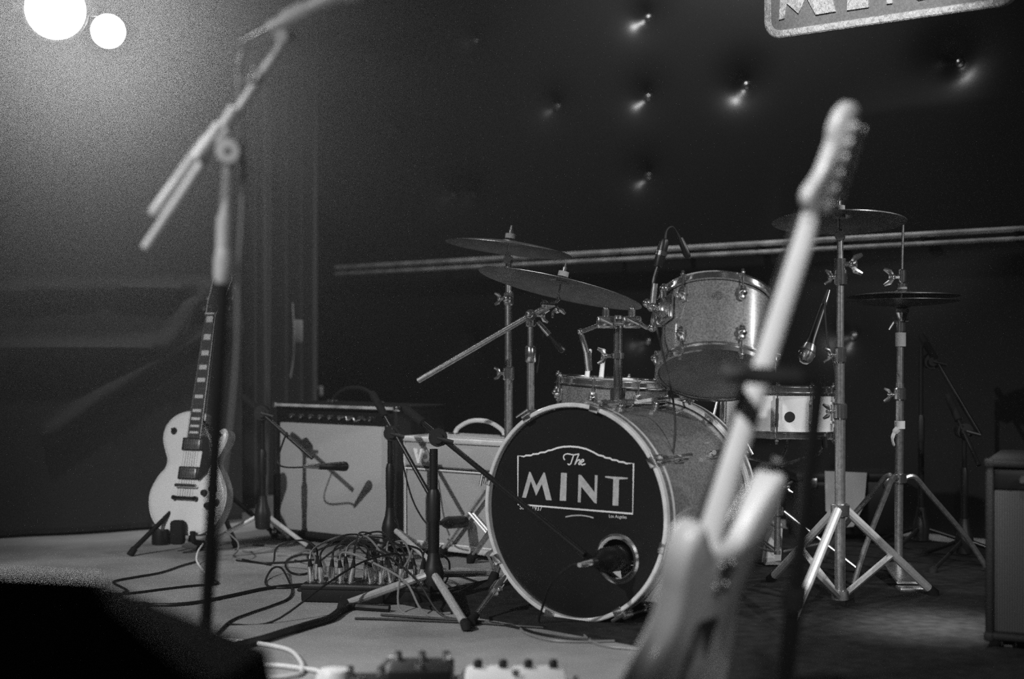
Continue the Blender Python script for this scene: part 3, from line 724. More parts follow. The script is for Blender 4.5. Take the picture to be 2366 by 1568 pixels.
# ================================================================ BASS DRUM
TH = 36.4
BO = Vector((.159, 3.79, .2925)); mB = frame(BO, facing(TH))
t = thing('bass_drum', 'large sparkle bass drum with black front head lettered The MINT', 'drum', mtx=mB)
Rb = .2925; LW = dict(world=False); AY = (0, 1, 0)
part('shell', 'shell', t, lambda m: m.ring([(.277, .022), (.279, .024), (.279, .478), (.277, .480), (.271, .478), (.271, .024)], (0, 0, 0), AY, 96), **LW)
for nm, y0 in (('front_hoop', 0), ('rear_hoop', .458)):
    h = part(nm, 'hoopwood', t, lambda m: m.ring([(.2925, y0 + .002), (.2925, y0 + .043), (.290, y0 + .045), (.282, y0 + .045), (.281, y0 + .043), (.281, y0 + .002), (.283, y0), (.290, y0)], (0, 0, 0), AY, 96), **LW)
    part('inlay', 'shell', h, lambda m: m.ring([(.2931, y0 + .015), (.2931, y0 + .031), (.2921, y0 + .031), (.2921, y0 + .015)], (0, 0, 0), AY, 96), **LW)
invB = mB.inverted(); nB = mB.to_3x3() @ Vector((0, -1, 0)); HY = .016
hp = BO - nB * HY
def H(cx, cy):
    q = invB @ on_plane(1100 + cx / 2.703, 900 + cy / 2.703, hp, nB); return (q.x, q.z)
pc = H(884, 1055); PR = .056
def headf(m):
    n = 96; a = []; b = []; c = []
    for i in range(n):
        th = 2 * PI * i / n; dx, dz = math.cos(th), math.sin(th)
        a.append(Vector((pc[0] + PR * dx, HY, pc[1] + PR * dz)))
        bq = pc[0] * dx + pc[1] * dz; cc = pc[0] ** 2 + pc[1] ** 2 - .2795 ** 2; s = -bq + math.sqrt(bq * bq - cc)
        b.append(Vector((pc[0] + s * dx, HY, pc[1] + s * dz))); c.append(b[-1] + Vector((0, .010, 0)))
    m.rings([a, b, c], False)
hd = part('front_head', 'head', t, headf, **LW)
part('port_ring', 'chrome', hd, lambda m: m.ring([(PR - .004, -.004), (PR + .004, -.006), (PR + .010, -.002), (PR + .010, .001), (PR - .004, .006)], (pc[0], HY, pc[1]), AY, 48), **LW)
part('rear_head', 'headclear', t, lambda m: m.lathe([(.001, .470), (.280, .470), (.280, .474), (.001, .474)], (0, 0, 0), AY, 64), **LW)
part('damping_pillow', 'paper', t, lambda m: m.box((pc[0] + .02, .15, pc[1] - .075), (.22, .20, .09), bev=.03), **LW)
FR = [(262, 715), (263, 412), (300, 417), (312, 410), (345, 410), (357, 402), (390, 400), (402, 392), (432, 390), (450, 380), (475, 376), (505, 364), (545, 356), (590, 354), (640, 358), (690, 370), (730, 388), (765, 408), (795, 414), (808, 424), (840, 428), (852, 438), (880, 440), (894, 450), (925, 452), (938, 460), (985, 460), (979, 774)]
def stroke(m, pts, r, closed=False):
    q = [Vector((x, HY - .0006, z)) for x, z in pts]
    k = len(q); R_ = []
    for i in range(k):
        if closed: d = (q[(i + 1) % k] - q[i - 1])
        else: d = q[min(i + 1, k - 1)] - q[max(i - 1, 0)]
        d.normalize(); nn = Vector((-d.z, 0, d.x)) * r
        R_.append([q[i] - nn, q[i] + nn, q[i] + nn - Y1 * .0006, q[i] - nn - Y1 * .0006])
    m.rings(R_, not closed, closed)
part('logo_frame', 'paint', hd, lambda m: stroke(m, [H(*c) for c in FR], .0023, True), world=False, flat=True)
LT = [[(288, 672), (333, 512), (341, 514), (378, 600), (423, 516), (431, 519), (473, 690), (438, 688), (412, 588), (376, 662), (343, 572), (313, 675)],
      [(532, 518), (568, 520), (563, 694), (523, 692)],
      [(641, 530), (657, 532), (741, 640), (743, 533), (760, 534), (754, 710), (740, 706), (658, 604), (654, 704), (636, 702)],
      [(808, 539), (948, 548), (948, 557), (894, 560), (889, 724), (853, 722), (858, 557), (808, 548)]]
for L in LT:
    part('logo_letter', 'printgrey', hd, lambda m: m.prism([H(*c) for c in L], (0, HY, 0), X1, Z1, -Y1, [(.0003, 0), (.0009, 0)]), world=False, flat=True)
TS = [[(556, 438), (548, 425), (552, 408), (572, 400), (610, 406), (645, 400)], [(612, 404), (600, 440), (592, 462), (580, 468), (574, 460)],
      [(645, 400), (632, 430), (618, 468), (630, 448), (645, 436), (650, 446), (642, 464), (652, 466)], [(656, 454), (672, 446), (672, 436), (662, 438), (655, 455), (662, 469), (684, 462)]]
part('logo_script', 'paint', hd, lambda m: [stroke(m, [(v.x, v.y) for v in smooth([(*H(*c), 0) for c in s], 4)], .0016) for s in TS], world=False, flat=True)
def smalltext(txt, a, b):
    (ax, az), (bx, bz) = H(*a), H(*b)
    d = Vector((bx - ax, 0, bz - az)); L = d.length; d.normalize(); up = Vector((-d.z, 0, d.x))
    def f(m):
        text_mb(m, txt, L / (len(txt) * .52), (ax, HY, az), d, up, -Y1, .0008)
    part('small_lettering', 'paint', hd, f, world=False, flat=True)
smalltext('Since 1937', (272, 745), (440, 758)); smalltext('Los Angeles', (830, 797), (962, 806))
part('thin_arc', 'printgrey', hd, lambda m: stroke(m, [(v.x, v.y) for v in smooth([(*H(*c), 0) for c in [(560, 794), (600, 786), (650, 784), (700, 790), (735, 800)]], 4)], .0018), world=False, flat=True)  # thin grey arc drawn below the logo frame
for k in range(8):
    a = math.radians(22.5 + 8 + 45 * k); c, s = math.cos(a), math.sin(a); rd = Vector((c, 0, s)); tg = Vector((-s, 0, c))
    for y0, sg in ((0, 1), (.503, -1)):
        cw = part('claw', 'chrome', t, lambda m: (m.box(rd * .2965 + Y1 * (y0 + sg * .020), (.030, .052, .007), tg, Y1, rd, .002), m.box(rd * .287 + Y1 * (y0 - sg * .003), (.028, .005, .018), tg, Y1, rd, .0015), m.cyl(rd * .303 + Y1 * (y0 + sg * .018), rd * .303 + Y1 * (y0 + sg * .048), .009, seg=10)), **LW)
        part('tension_rod', 'chrome', cw, lambda m: (m.cyl(rd * .303 + Y1 * (y0 - sg * .012), rd * .303 + Y1 * (y0 + sg * .13), .0035, seg=8), m.tube([rd * .303 + Y1 * (y0 - sg * .012) + tg * .022, rd * .303 + Y1 * (y0 - sg * .012) - tg * .022], .004, 8)), **LW)
    for y0 in (.15, .34):
        part('lug', 'chrome', t, lambda m: (m.box(rd * .287 + Y1 * y0, (.020, .055, .020), tg, Y1, rd, .006), m.cyl(rd * .302 + Y1 * (y0 - .03), rd * .302 + Y1 * (y0 + .03), .007, seg=10)), **LW)
# spurs
for sg in (-1, 1):
    a = math.radians(-32 if sg > 0 else 212); rd = Vector((math.cos(a), 0, math.sin(a)))
    q0 = rd * .285 + Y1 * .10
    e = (invB @ G(1087, 1436, .012)) if sg < 0 else Vector((.40, -.04, -Rb + .012))
    sp = part('spur', 'chrome', t, lambda m: (m.tube([q0 + (q0 - e) * .12, q0.lerp(e, .5)], .0095, 12), m.tube([q0.lerp(e, .45), q0.lerp(e, .93)], .0065, 12), m.box(q0, (.045, .06, .04), bev=.008)), **LW)
    part('rubber_foot', 'rubber', sp, lambda m: m.tube([q0.lerp(e, .90), e], [.011, .014], 12), **LW)
    part('spur_clamp', 'chrome', sp, lambda m: (m.cyl(q0.lerp(e, .44), q0.lerp(e, .56), .015), m.ball(q0.lerp(e, .5) + Vector((.018, -.01, 0)), .009)), **LW)
# tom mount on the drum
tb_ = mB @ Vector((0, .24, .281)); tp_ = P(1428, 738, 3.985); tb_.x = tp_.x; tb_.y = tp_.y
mt = part('tom_mount', 'chrome', t, lambda m: (m.cyl(tb_ - ZZ * .02, tp_ + ZZ * .012, .0125, seg=18), m.box(tb_ + ZZ * .004, (.085, .085, .014), bev=.004), m.cyl(tb_, tb_ + ZZ * .045, .022, seg=20), m.cyl(P(1428, 828, 3.985), P(1428, 815, 3.985), .0185, seg=18)))
for a, b in ((P(1400, 732, 3.97), P(1400, 756, 3.97)), (P(1460, 732, 3.97), P(1460, 756, 3.97))):
    part('arm_holder', 'chrome', mt, lambda m: (m.box((a + b) / 2, (.052, .04, .034), bev=.006), m.cyl(a + ZZ * .002, a + ZZ * .02, .011), m.ball(a + ZZ * .022, .009), m.cyl((a + b) / 2 + Vector((0, -.02, .002)), (a + b) / 2 + Vector((0, -.045, .004)), .009), m.tube([(a + b) / 2 + Vector((-.016, -.045, .01)), (a + b) / 2 + Vector((.016, -.045, -.006))], .0045, 8)))
part('cross_bar', 'chrome', mt, lambda m: m.cyl(P(1378, 742, 3.97), P(1484, 746, 3.97), .010, seg=14))
wing(mt, P(1412, 822, 3.98), (-1, -.1, 0), .035)
part('tom_arm', 'chrome', mt, lambda m: (m.tube([P(1385, 750, 3.96), P(1342, 767, 3.94), P(1344, 775, 3.94), P(1356, 815, 3.95)], [.006, .006, .008, .0085], 12), m.tube([P(1356, 812, 3.95), P(1361, 855, 3.96)], .0105, 12), m.ball(P(1341, 766, 3.94), .009)))
part('tom_arm', 'chrome', mt, lambda m: (m.tube([P(1480, 748, 3.96), P(1496, 757, 3.93), P(1508, 756, 3.90), P(1511, 735, 3.88), P(1516, 712, 3.88), P(1560, 705, 3.90)], [.006, .006, .008, .0085, .0085, .008], 12), m.ball(P(1508, 756, 3.89), .013), m.ball(P(1506, 708, 3.86), .014)))

# ================================================================ TOMS AND SNARE
def drum(name, label, o, axis, r, dep, nl, shell, top='headwhite', bot='headclear', lugm='chrome', tube_lug=False, rot=0.0):
    ax = Vector(axis).normalized(); x, y, z = basis(ax, (0, 1, 0)); 
    m4 = Matrix((x, y, z)).transposed().to_4x4(); m4.translation = o
    t = thing(name, label, 'drum', mtx=m4)
    part('shell', shell, t, lambda m: m.ring([(r, .006), (r, dep - .006), (r - .006, dep), (r - .007, 0)], (0, 0, 0), Z1, 72), **LW)
    for nm, z0, sg, hm in (('top', dep, 1, top), ('bottom', 0, -1, bot)):
        part(nm + '_hoop', 'chrome', t, lambda m: m.ring([(r + .004, z0 - sg * .016), (r + .012, z0 - sg * .016), (r + .012, z0 - sg * .012), (r + .006, z0 - sg * .010), (r + .006, z0 + sg * .004), (r + .010, z0 + sg * .007), (r + .006, z0 + sg * .009), (r + .003, z0 + sg * .004)], (0, 0, 0), Z1, 72), **LW)
        part(nm + '_head', hm, t, lambda m: m.lathe([(r + .002, z0 - sg * .008), (r + .002, z0 - sg * .001), (r - .006, z0 + sg * .001), (.001, z0 + sg * .0015)], (0, 0, 0), Z1, 64, cap=False), **LW)
    for k in range(nl):
        a = 2 * PI * k / nl + rot; rd = Vector((math.cos(a), math.sin(a), 0)); tg = Vector((-rd.y, rd.x, 0))
        if tube_lug:
            lg = part('lug', lugm, t, lambda m: (m.cyl(rd * (r + .013) + Z1 * .03, rd * (r + .013) + Z1 * (dep - .03), .0055, seg=10), m.box(rd * (r + .006) + Z1 * .045, (.012, .014, .010), tg, rd, Z1, .002), m.box(rd * (r + .006) + Z1 * (dep - .045), (.012, .014, .010), tg, rd, Z1, .002)), **LW)
        else:
            for zz in ((.052, dep - .052) if dep > .17 else (dep / 2,)):
                lg = part('lug', lugm, t, lambda m: (m.box(rd * (r + .009) + Z1 * zz, (.018, .018, .042), tg, rd, Z1, .005), m.lathe([(.012, -.001), (.012, .004), (.006, .012), (.001, .013)], rd * (r + .014) + Z1 * zz, rd, 12)), **LW)
        for z0, z1, zh in ((-.016, .05, -.014), (dep - .05, dep + .016, dep + .010)):
            part('tension_rod', 'chrome', t, lambda m: (m.cyl(rd * (r + .011) + Z1 * z0, rd * (r + .011) + Z1 * z1, .003, seg=8), m.box(rd * (r + .011) + Z1 * zh, (.011, .012, .007), tg, rd, Z1, .002), m.cyl(rd * (r + .011) + Z1 * (zh + (.004 if zh > .05 else -.010)), rd * (r + .011) + Z1 * (zh + (.010 if zh > .05 else -.004)), .0045, seg=8)), **LW)
    return t, m4
to = P(1652, 864, 3.86); tax = Vector((.085, .455, .885))
rt, mR = drum('rack_tom', 'sparkle rack tom tilted away, its smoky bottom head facing the front', to, tax, .150, .225, 6, 'shell', rot=.80)
part('badge', 'chrome', rt, lambda m: m.lathe([(.001, .0), (.014, .0), (.013, .002), (.001, .002)], Vector((-.02, -.1495, .16)), (-.02, -1, 0), 18), **LW)
inR = mR.inverted(); qb = inR @ P(1560, 690, 3.90)
aa = math.atan2(qb.y, qb.x); rd = Vector((math.cos(aa), math.sin(aa), 0)); tg = Vector((-rd.y, rd.x, 0))
br = part('mount_bracket', 'chrome', rt, lambda m: (m.box(rd * .160 + Z1 * .150, (.055, .016, .075), tg, rd, Z1, .006), m.box(rd * .178 + Z1 * .150, (.036, .026, .045), tg, rd, Z1, .006)), **LW)
part('bracket_bolt', 'chrome', br, lambda m: (m.cyl(rd * .19 + Z1 * .15, rd * .22 + Z1 * .15, .006), m.ball(rd * .222 + Z1 * .15, .012)), **LW)
part('bracket_knob', 'chrome', br, lambda m: (m.cyl(rd * .17 + Z1 * .18, rd * .17 + Z1 * .21, .007), m.ball(rd * .17 + Z1 * .212, .014)), **LW)
# floor tom
fo = P(1398, 0, 4.72); fo.z = .262
ft, mF = drum('floor_tom', 'chrome-legged floor tom half hidden behind the bass drum', fo, (.06, -.02, 1), .180, .36, 8, 'shell', rot=.4)
for k in range(3):
    a = math.radians(200 + 120 * k); rd = Vector((math.cos(a), math.sin(a), 0)); s = Vector((fo.x, fo.y, 0)) + rd * .205
    lg = part('leg', 'chrome', ft, lambda m: m.tube([s + ZZ * .50, s + ZZ * .16, s + rd * .03 + ZZ * .10, s + rd * .03 + ZZ * .02], .005, 10))
    part('leg_bracket', 'chrome', lg, lambda m: (m.box(s - rd * .012 + ZZ * .42, (.03, .03, .05), bev=.005), m.ball(s + rd * .02 + ZZ * .42, .011)))
    part('rubber_foot', 'rubber', lg, lambda m: m.tube([s + rd * .03 + ZZ * .03, s + rd * .03 + ZZ * .002], [.009, .012], 10))
# snare
no = P(1796, 0, 4.62); no.z = .450
sn_, mS = drum('snare_drum', 'pale snare drum with tube lugs right of the rack tom', no, (.02, .015, 1), .176, .150, 10, 'snare', tube_lug=True, rot=.12)
inS = mS.inverted()
part('badge', 'plastic', sn_, lambda m: m.lathe([(.001, .0), (.017, .0), (.016, .002), (.001, .002)], Vector((.005, -.1765, .062)), (0.03, -1, 0), 20), **LW)
part('strainer', 'chrome', sn_, lambda m: (m.box(Vector((-.185, -.03, .075)), (.018, .03, .08), bev=.004), m.tube([Vector((-.2, -.03, .11)), Vector((-.215, -.035, .05))], .005, 8)), **LW)
st = thing('snare_stand', 'low chrome basket stand carrying the pale snare drum', 'stand', (no.x, no.y, 0))
nb = Vector((no.x, no.y, 0))
part('tube', 'steel', st, lambda m: m.cyl(nb + ZZ * .06, nb + ZZ * .34, .011, seg=16))
bk = part('basket', 'chrome', st, lambda m: [m.tube([nb + ZZ * .345, nb + Vector((math.cos(a), math.sin(a), 0)) * .165 + ZZ * .395, nb + Vector((math.cos(a), math.sin(a), 0)) * .195 + ZZ * .425, nb + Vector((math.cos(a), math.sin(a), 0)) * .192 + ZZ * .45], [.007, .006, .006, .005], 8) for a in (-.9, 1.2, 3.3)])
for a in (-.9, 1.2, 3.3): part('basket_grip', 'rubber', bk, lambda m: m.tube([nb + Vector((math.cos(a), math.sin(a), 0)) * .195 + ZZ * .417, nb + Vector((math.cos(a), math.sin(a), 0)) * .192 + ZZ * .452], .009, 8))
tripod(st, nb, .20, [nb + Vector((.26, -.06, 0)), nb + Vector((-.08, .25, 0)), nb + Vector((-.18, -.19, 0))], .005, 'steel', .012, .07, two=.007)
collar(st, nb + ZZ * .20, .02, .03); wing(st, nb + Vector((.015, -.01, .28)), (1, -.2, 0), .03)

# ---- drum microphones
tm = thing('clip_microphone', 'black clip microphones on a looped cable over the rack tom', 'microphone', P(1522, 620, 3.85))
part('body', 'satin', tm, lambda m: m.lathe([(.001, 0), (.012, 0), (.014, .02), (.014, .065), (.011, .075), (.001, .076)], P(1520, 615, 3.84), (P(1536, 552, 3.84) - P(1520, 615, 3.84)), 18))
part('chrome_ring', 'chrome', tm, lambda m: m.ring([(.0145, .03), (.0165, .03), (.0165, .042), (.0145, .042)], P(1520, 615, 3.84), (P(1536, 552, 3.84) - P(1520, 615, 3.84)), 18))
part('gooseneck', 'satin', tm, lambda m: m.tube(smooth([P(1521, 612, 3.84), P(1512, 640, 3.84), P(1508, 665, 3.84), P(1507, 705, 3.86)], 5), .005, 8))
part('cable', 'cable', tm, lambda m: m.tube(smooth([P(1537, 552, 3.84), P(1540, 532, 3.85), P(1552, 524, 3.87), P(1562, 535, 3.88), P(1572, 552, 3.88)], 6), .0032, 6))
part('second_capsule', 'satin', tm, lambda m: m.lathe([(.001, 0), (.008, 0), (.010, .02), (.010, .05), (.007, .058), (.001, .058)], P(1572, 550, 3.88), (P(1592, 600, 3.88) - P(1572, 550, 3.88)), 16))
part('mount_tube', 'steel', tm, lambda m: m.cyl(P(1513, 655, 3.84), P(1508, 700, 3.84), .0085, seg=14))
part('hanging_cable', 'cable', tm, lambda m: m.tube(smooth([P(1507, 705, 3.86), P(1520, 770, 3.84), P(1528, 800, 3.80), P(1548, 890, 3.74), P(1556, 930, 3.80), P(1560, 1000, 3.78), P(1552, 1080, 3.76), P(1554, 1180, 3.74)], 6), .003, 6))
mic('hi_hat_microphone', 'ball-headed microphone slanting down before the right cymbal stand', P(1857, 838, 4.28), P(1903, 705, 4.36), .0235, 'ball', [P(1908, 690, 4.36), P(1906, 720, 4.3), P(1912, 790, 4.2), P(1928, 850, 4.05), P(1930, 900, 3.98)])
mic('small_drum_microphone', 'small chrome-ended microphone pointing at the floor tom', P(1303, 812, 4.62), P(1268, 772, 4.62), .012, 'stick', [P(1258, 760, 4.62), P(1250, 790, 4.64), P(1240, 860, 4.62)])
# two chrome rod ends rising from the floor tom rim
for px, tilt, lb in ((1360, 4, 'left of two pale drumsticks standing on the floor tom rim'), (1393, 3, 'right of two pale drumsticks standing on the floor tom rim')):
    a = P(px - 4, 872, 4.62); b = P(px + tilt, 806, 4.66); d = (b - a)
    q = thing('drumstick', lb, 'drumstick', a, group='drumsticks on the floor tom')
    part('shaft', 'maple', q, lambda m: m.tube([a, a.lerp(b, .6), a.lerp(b, .85)], [.0085, .0075, .0055], 10))
    part('stick_tip', 'white', q, lambda m: m.tube([a.lerp(b, .84), a.lerp(b, .88), a.lerp(b, .97), b], [.004, .0065, .006, .002], 10))

# ---- pale things behind the drums
a = P(1962, 0, 5.25); a.z = 0
cs = thing('equipment_case', 'low black equipment case behind the tall right cymbal stand', 'case', a)
part('body', 'box', cs, lambda m: m.box(a + Vector((.02, .18, .13)), (.40, .22, .20), bev=.008)); 
part('lid', 'box', cs, lambda m: m.box(a + Vector((.02, .18, .245)), (.404, .224, .03), bev=.006))
for sx in (-.12, .16): part('latch', 'steel', cs, lambda m: m.box(a + Vector((sx, .066, .225)), (.03, .006, .035), bev=.002))
for sx in (-.15, .19): part('foot', 'rubber', cs, lambda m: m.box(a + Vector((sx, .18, .015)), (.04, .18, .03), bev=.004))
pl = [P(x, y, 5.2) for x, y in ((1906, 1088), (2003, 1092), (1997, 1166), (1972, 1216), (1950, 1218), (1908, 1180))]
mb = MB(); mb.rings([pl, [p + Vector((0, .006, 0)) for p in pl]]); tag(mb.build('card_sheet', 'paper', flat=True), 'pale stiff card with cut corner leaning on the low black case', 'card')
a = P(1788, 0, 4.72); a.z = 0.012
bx = thing('cloth_bag', 'small pale cloth-like block on the rug under the snare drum', 'bag', a)
part('body', 'paper', bx, lambda m: m.prism([(-.030, 0), (.020, 0), (.026, .12), (.0, .135), (-.022, .08)], a + Vector((0, .02, 0)), X1, ZZ, -Y1, [(-.04, .004), (-.036, 0), (.036, 0), (.04, .004)]))
part('fold', 'paper', bx, lambda m: m.box(a + Vector((.01, .02, .132)), (.03, .07, .012), bev=.004))

# ================================================================ PALE ELECTRIC GUITAR
def smooth2(p, n=5): return [(v.x, v.y) for v in smooth([(a, b, 0) for a, b in p], n, True)]
lp = [(0, 0), (.08, .008), (.135, .045), (.163, .11), (.160, .165), (.135, .215), (.109, .25), (.106, .275), (.120, .305), (.136, .335), (.139, .362), (.125, .380), (.100, .374), (.075, .352), (.052, .338), (.034, .348), (.029, .40), (.026, .436), (-.028, .440), (-.062, .438), (-.105, .420), (-.135, .385), (-.140, .34), (-.122, .295), (-.108, .265), (-.112, .235), (-.14, .20), (-.163, .15), (-.162, .10), (-.135, .045), (-.08, .008)]
go = P(430, 1236, 5.06)
mL = frame(go, facing(24), math.radians(13)); g = thing('electric_guitar', 'pale single-cutaway electric guitar leaning on a low black stand', 'guitar', mtx=mL)
LPY = -.025
part('body', 'bodyside', g, lambda m: m.prism(smooth2(lp), (0, 0, 0), X1, Z1, -Y1, [(-.024, .006), (-.020, 0), (.022, 0)]), **LW)
part('carved_top', 'creamtop', g, lambda m: m.prism(smooth2(lp), (0, 0, 0), X1, Z1, -Y1, [(.0222, .001), (.025, .002), (.028, .010), (.0305, .022)]), **LW, ang=60)
part('binding', 'binding', g, lambda m: m.tube([(x * .998, -.0225, z) for x, z in smooth2(lp)] + [(0, -.0225, 0)], .0022, 6), **LW)
fz = lambda n: .80 - .628 * (1 - 2 ** (-n / 12))
nk = part('neck', 'maple', g, lambda m: m.rings([[Vector((w * math.cos(q), -.022 + dp * math.sin(q), z)) for q in [PI * k / 10 for k in range(11)]] for z, w, dp in ((.36, .027, .030), (.44, .0265, .024), (.5, .026, .020), (.80, .021, .016))]), **LW)
fb = part('fretboard', 'fretboard', g, lambda m: m.prism([(-.0275, fz(22) - .006), (.0275, fz(22) - .006), (.0215, .80), (-.0215, .80)], (0, -.0305, 0), X1, Z1, -Y1, [(-.008, 0), (.005, 0), (.0065, .001)]), **LW)
for n in range(1, 23):
    hw = .0215 + (.80 - fz(n)) / .45 * .006
    part('fret', 'steel', fb, lambda m: m.cyl((-hw, -.0372, fz(n)), (hw, -.0372, fz(n)), .0011, seg=6), **LW)
for n in (1, 3, 5, 7, 9, 12, 15, 17, 19, 21):
    zc = (fz(n) + fz(n - 1)) / 2; hh = (fz(n - 1) - fz(n)) * .33; hw = (.0215 + (.80 - zc) / .45 * .006) * .70
    part('inlay', 'pearl', fb, lambda m: m.box((0, -.0371, zc), (hw * 2, .0008, hh * 2)), **LW)
for sx in (-1, 1): part('neck_binding', 'binding', fb, lambda m: m.cyl((sx * .0275, -.034, fz(22) - .006), (sx * .0215, -.034, .80), .0016, seg=6), **LW)
part('nut', 'pearl', g, lambda m: m.box((0, -.037, .803), (.043, .008, .005)), **LW)
ca, sa = math.cos(math.radians(15)), math.sin(math.radians(15)); HU = Vector((0, sa, ca)); HN = Vector((0, -ca, sa))
hs = [(-.021, 0), (.021, 0), (.028, .022), (.033, .05), (.036, .10), (.041, .150), (.030, .172), (.012, .168), (0, .178), (-.012, .168), (-.030, .172), (-.041, .150), (-.036, .10), (-.033, .05), (-.028, .022)]
hsO = Vector((0, -.028, .80))
hh_ = part('headstock', 'headstock', g, lambda m: m.prism(hs, hsO, X1, HU, HN, [(-.010, .001), (-.008, 0), (.004, 0), (.005, .001)]), **LW)
for sx in (-1, 1):
    part('headstock_binding', 'binding', hh_, lambda m: m.tube([hsO + X1 * x * sx + HU * y + HN * .0045 for x, y in ((.022, .0), (.028, .022), (.033, .05), (.036, .10), (.041, .150), (.030, .172))], .0014, 6), **LW)
    for k in range(3):
        q = hsO + X1 * sx * .018 + HU * (.035 + .045 * k)
        part('tuner', 'chrome', g, lambda m: (m.cyl(q + HN * .004, q + HN * .016, .004), m.cyl(q + HN * .004, q + HN * .006, .007), m.cyl(q - HN * .012, q - HN * .012 + X1 * sx * .034, .002), m.box(q - HN * .012 + X1 * sx * .038, (.012, .006, .014), X1, HN, HU, .0025)), **LW)
for nm, z in (('pickup', .322), ('pickup', .218)):
    pk = part(nm, 'plastic', g, lambda m: m.box((0, -.034, z), (.090, .008, .046), bev=.003), **LW)
    part('pickup_cover', 'steel', pk, lambda m: m.box((0, -.0385, z), (.070, .008, .036), bev=.003), **LW)
    part('pole_pieces', 'chrome', pk, lambda m: [m.cyl((-.025 + .010 * k, -.042, z + .008), (-.025 + .010 * k, -.0432, z + .008), .0022, seg=8) for k in range(6)], **LW)
part('bridge', 'chrome', g, lambda m: (m.box((0, -.041, .172), (.092, .011, .013), bev=.003), m.cyl((-.042, -.03, .172), (-.042, -.045, .172), .006), m.cyl((.042, -.03, .172), (.042, -.045, .172), .006)), **LW)
part('tailpiece', 'satin', g, lambda m: (m.box((0, -.040, .128), (.096, .010, .012), bev=.004), m.cyl((-.046, -.03, .128), (-.046, -.045, .128), .008), m.cyl((.046, -.03, .128), (.046, -.045, .128), .008)), **LW)
part('pickguard', 'headstock', g, lambda m: m.prism([(.030, .350), (.058, .352), (.075, .330), (.098, .28), (.080, .22), (.048, .190), (.046, .26), (.048, .296)], (0, -.036, 0), X1, Z1, -Y1, [(0, 0), (.002, 0), (.0025, .001)]), **LW)
for x, z in ((.078, .150), (.100, .105), (.112, .165), (.132, .118)):
    part('knob', 'plastic', g, lambda m: m.lathe([(.001, 0), (.013, 0), (.013, .004), (.011, .016), (.001, .017)], (x, -.027, z), (0, -1, 0), 18), **LW)
part('toggle_switch', 'plastic', g, lambda m: (m.lathe([(.006, 0), (.013, 0), (.013, .002), (.006, .002)], (-.092, -.031, .368), (0, -1, 0), 20), m.tube([(-.092, -.030, .368), (-.092, -.048, .374)], .003, 8)), **LW)
for k in range(6):
    x0 = -.026 + .0104 * k; x1 = -.0175 + .007 * k
    part('string', 'steel', g, lambda m: m.tube([(x0, -.047, .130), (x0, -.048, .172), (x1, -.0415, .803)], .0006, 4), **LW)
part('strap_button', 'chrome', g, lambda m: m.lathe([(.006, 0), (.004, .006), (.008, .012), (.001, .013)], (-.06, .0, .436), (-.3, 0, 1), 12), **LW)
# its low stand
gs = thing('guitar_stand', 'low black A-shaped stand holding the pale electric guitar', 'guitar stand', Vector((go.x, go.y, 0)))
lq = lambda x, y, z: mL @ Vector((x, y, z))
ap = lq(0, .075, .22)
ff = [G(300, 1277, .012), G(546, 1258, .012), ap + Vector((.20, .30, -ap.z + .012))]
for f in ff:
    k = part('leg', 'satin', gs, lambda m: m.tube([ap, f], .009, 12))
    part('rubber_foot', 'rubber', k, lambda m: m.tube([ap.lerp(f, .94), f - ZZ * .009], [.012, .013], 12))
part('head', 'plastic', gs, lambda m: m.box(ap, (.06, .05, .05), bev=.008))
for sx in (-.055, .06):
    k = part('cradle_arm', 'steel', gs, lambda m: m.tube(smooth([lq(sx * .5, .07, .12), lq(sx, .05, .0), lq(sx, .03, -.020), lq(sx, -.03, -.020), lq(sx, -.045, .010)], 4), .006, 8))
    part('arm_padding', 'rubber', k, lambda m: m.tube(smooth([lq(sx, .03, -.022), lq(sx, -.03, -.022), lq(sx, -.046, .012)], 4), .010, 8))
part('front_block', 'rubber', gs, lambda m: m.box(lq(.0, -.05, .005), (.050, .04, .085), bev=.010))
part('post', 'satin', gs, lambda m: m.tube([lq(0, .03, -.02), ap], .010, 10))
# can behind
c = G(357, 1266); c += Vector((0, .10, 0))
cn = thing('metal_can', 'small dark can with a shiny rim left of the pale guitar', 'can', c)
part('body', 'box', cn, lambda m: m.lathe([(.001, .002), (.034, .002), (.035, .008), (.035, .070), (.033, .074), (.001, .074)], c, (0, 0, 1), 28))
part('rim', 'chrome', cn, lambda m: m.ring([(.031, .072), (.036, .070), (.036, .078), (.033, .080), (.031, .076)], c, (0, 0, 1), 28))
# ================================================================ FOREGROUND GUITAR SEEN FROM BEHIND
vx = math.radians(9.8); psi = math.radians(23); rv = Vector((math.cos(vx), -math.sin(vx), 0)); cv = Vector((-math.sin(vx), -math.cos(vx), 0))
bn = rv * math.cos(psi) + cv * math.sin(psi); fn = -bn
lam = math.radians(18.9)
mG = frame((0, 0, 0), (fn.x, fn.y), lam)
so_ = P(1879, 506, 2.0) - (mG.to_3x3() @ Vector((0, -.012, .79))); mG.translation = so_
g = thing('electric_guitar', 'blurred foreground electric guitar seen from behind, neck up on a dark stand', 'guitar', mtx=mG)
ol = [(a, b - .045) for a, b in [(0, 0), (.07, .004), (.125, .03), (.158, .08), (.160, .13), (.140, .18), (.118, .22), (.112, .25), (.120, .285), (.135, .32), (.142, .355), (.132, .385), (.112, .395), (.085, .380), (.055, .355), (.032, .345), (-.03, .350), (-.05, .365), (-.07, .40), (-.10, .44), (-.13, .455), (-.150, .44), (-.155, .40), (-.145, .35), (-.125, .30), (-.118, .265), (-.128, .22), (-.155, .17), (-.170, .12), (-.160, .06), (-.12, .02), (-.06, .002)]]
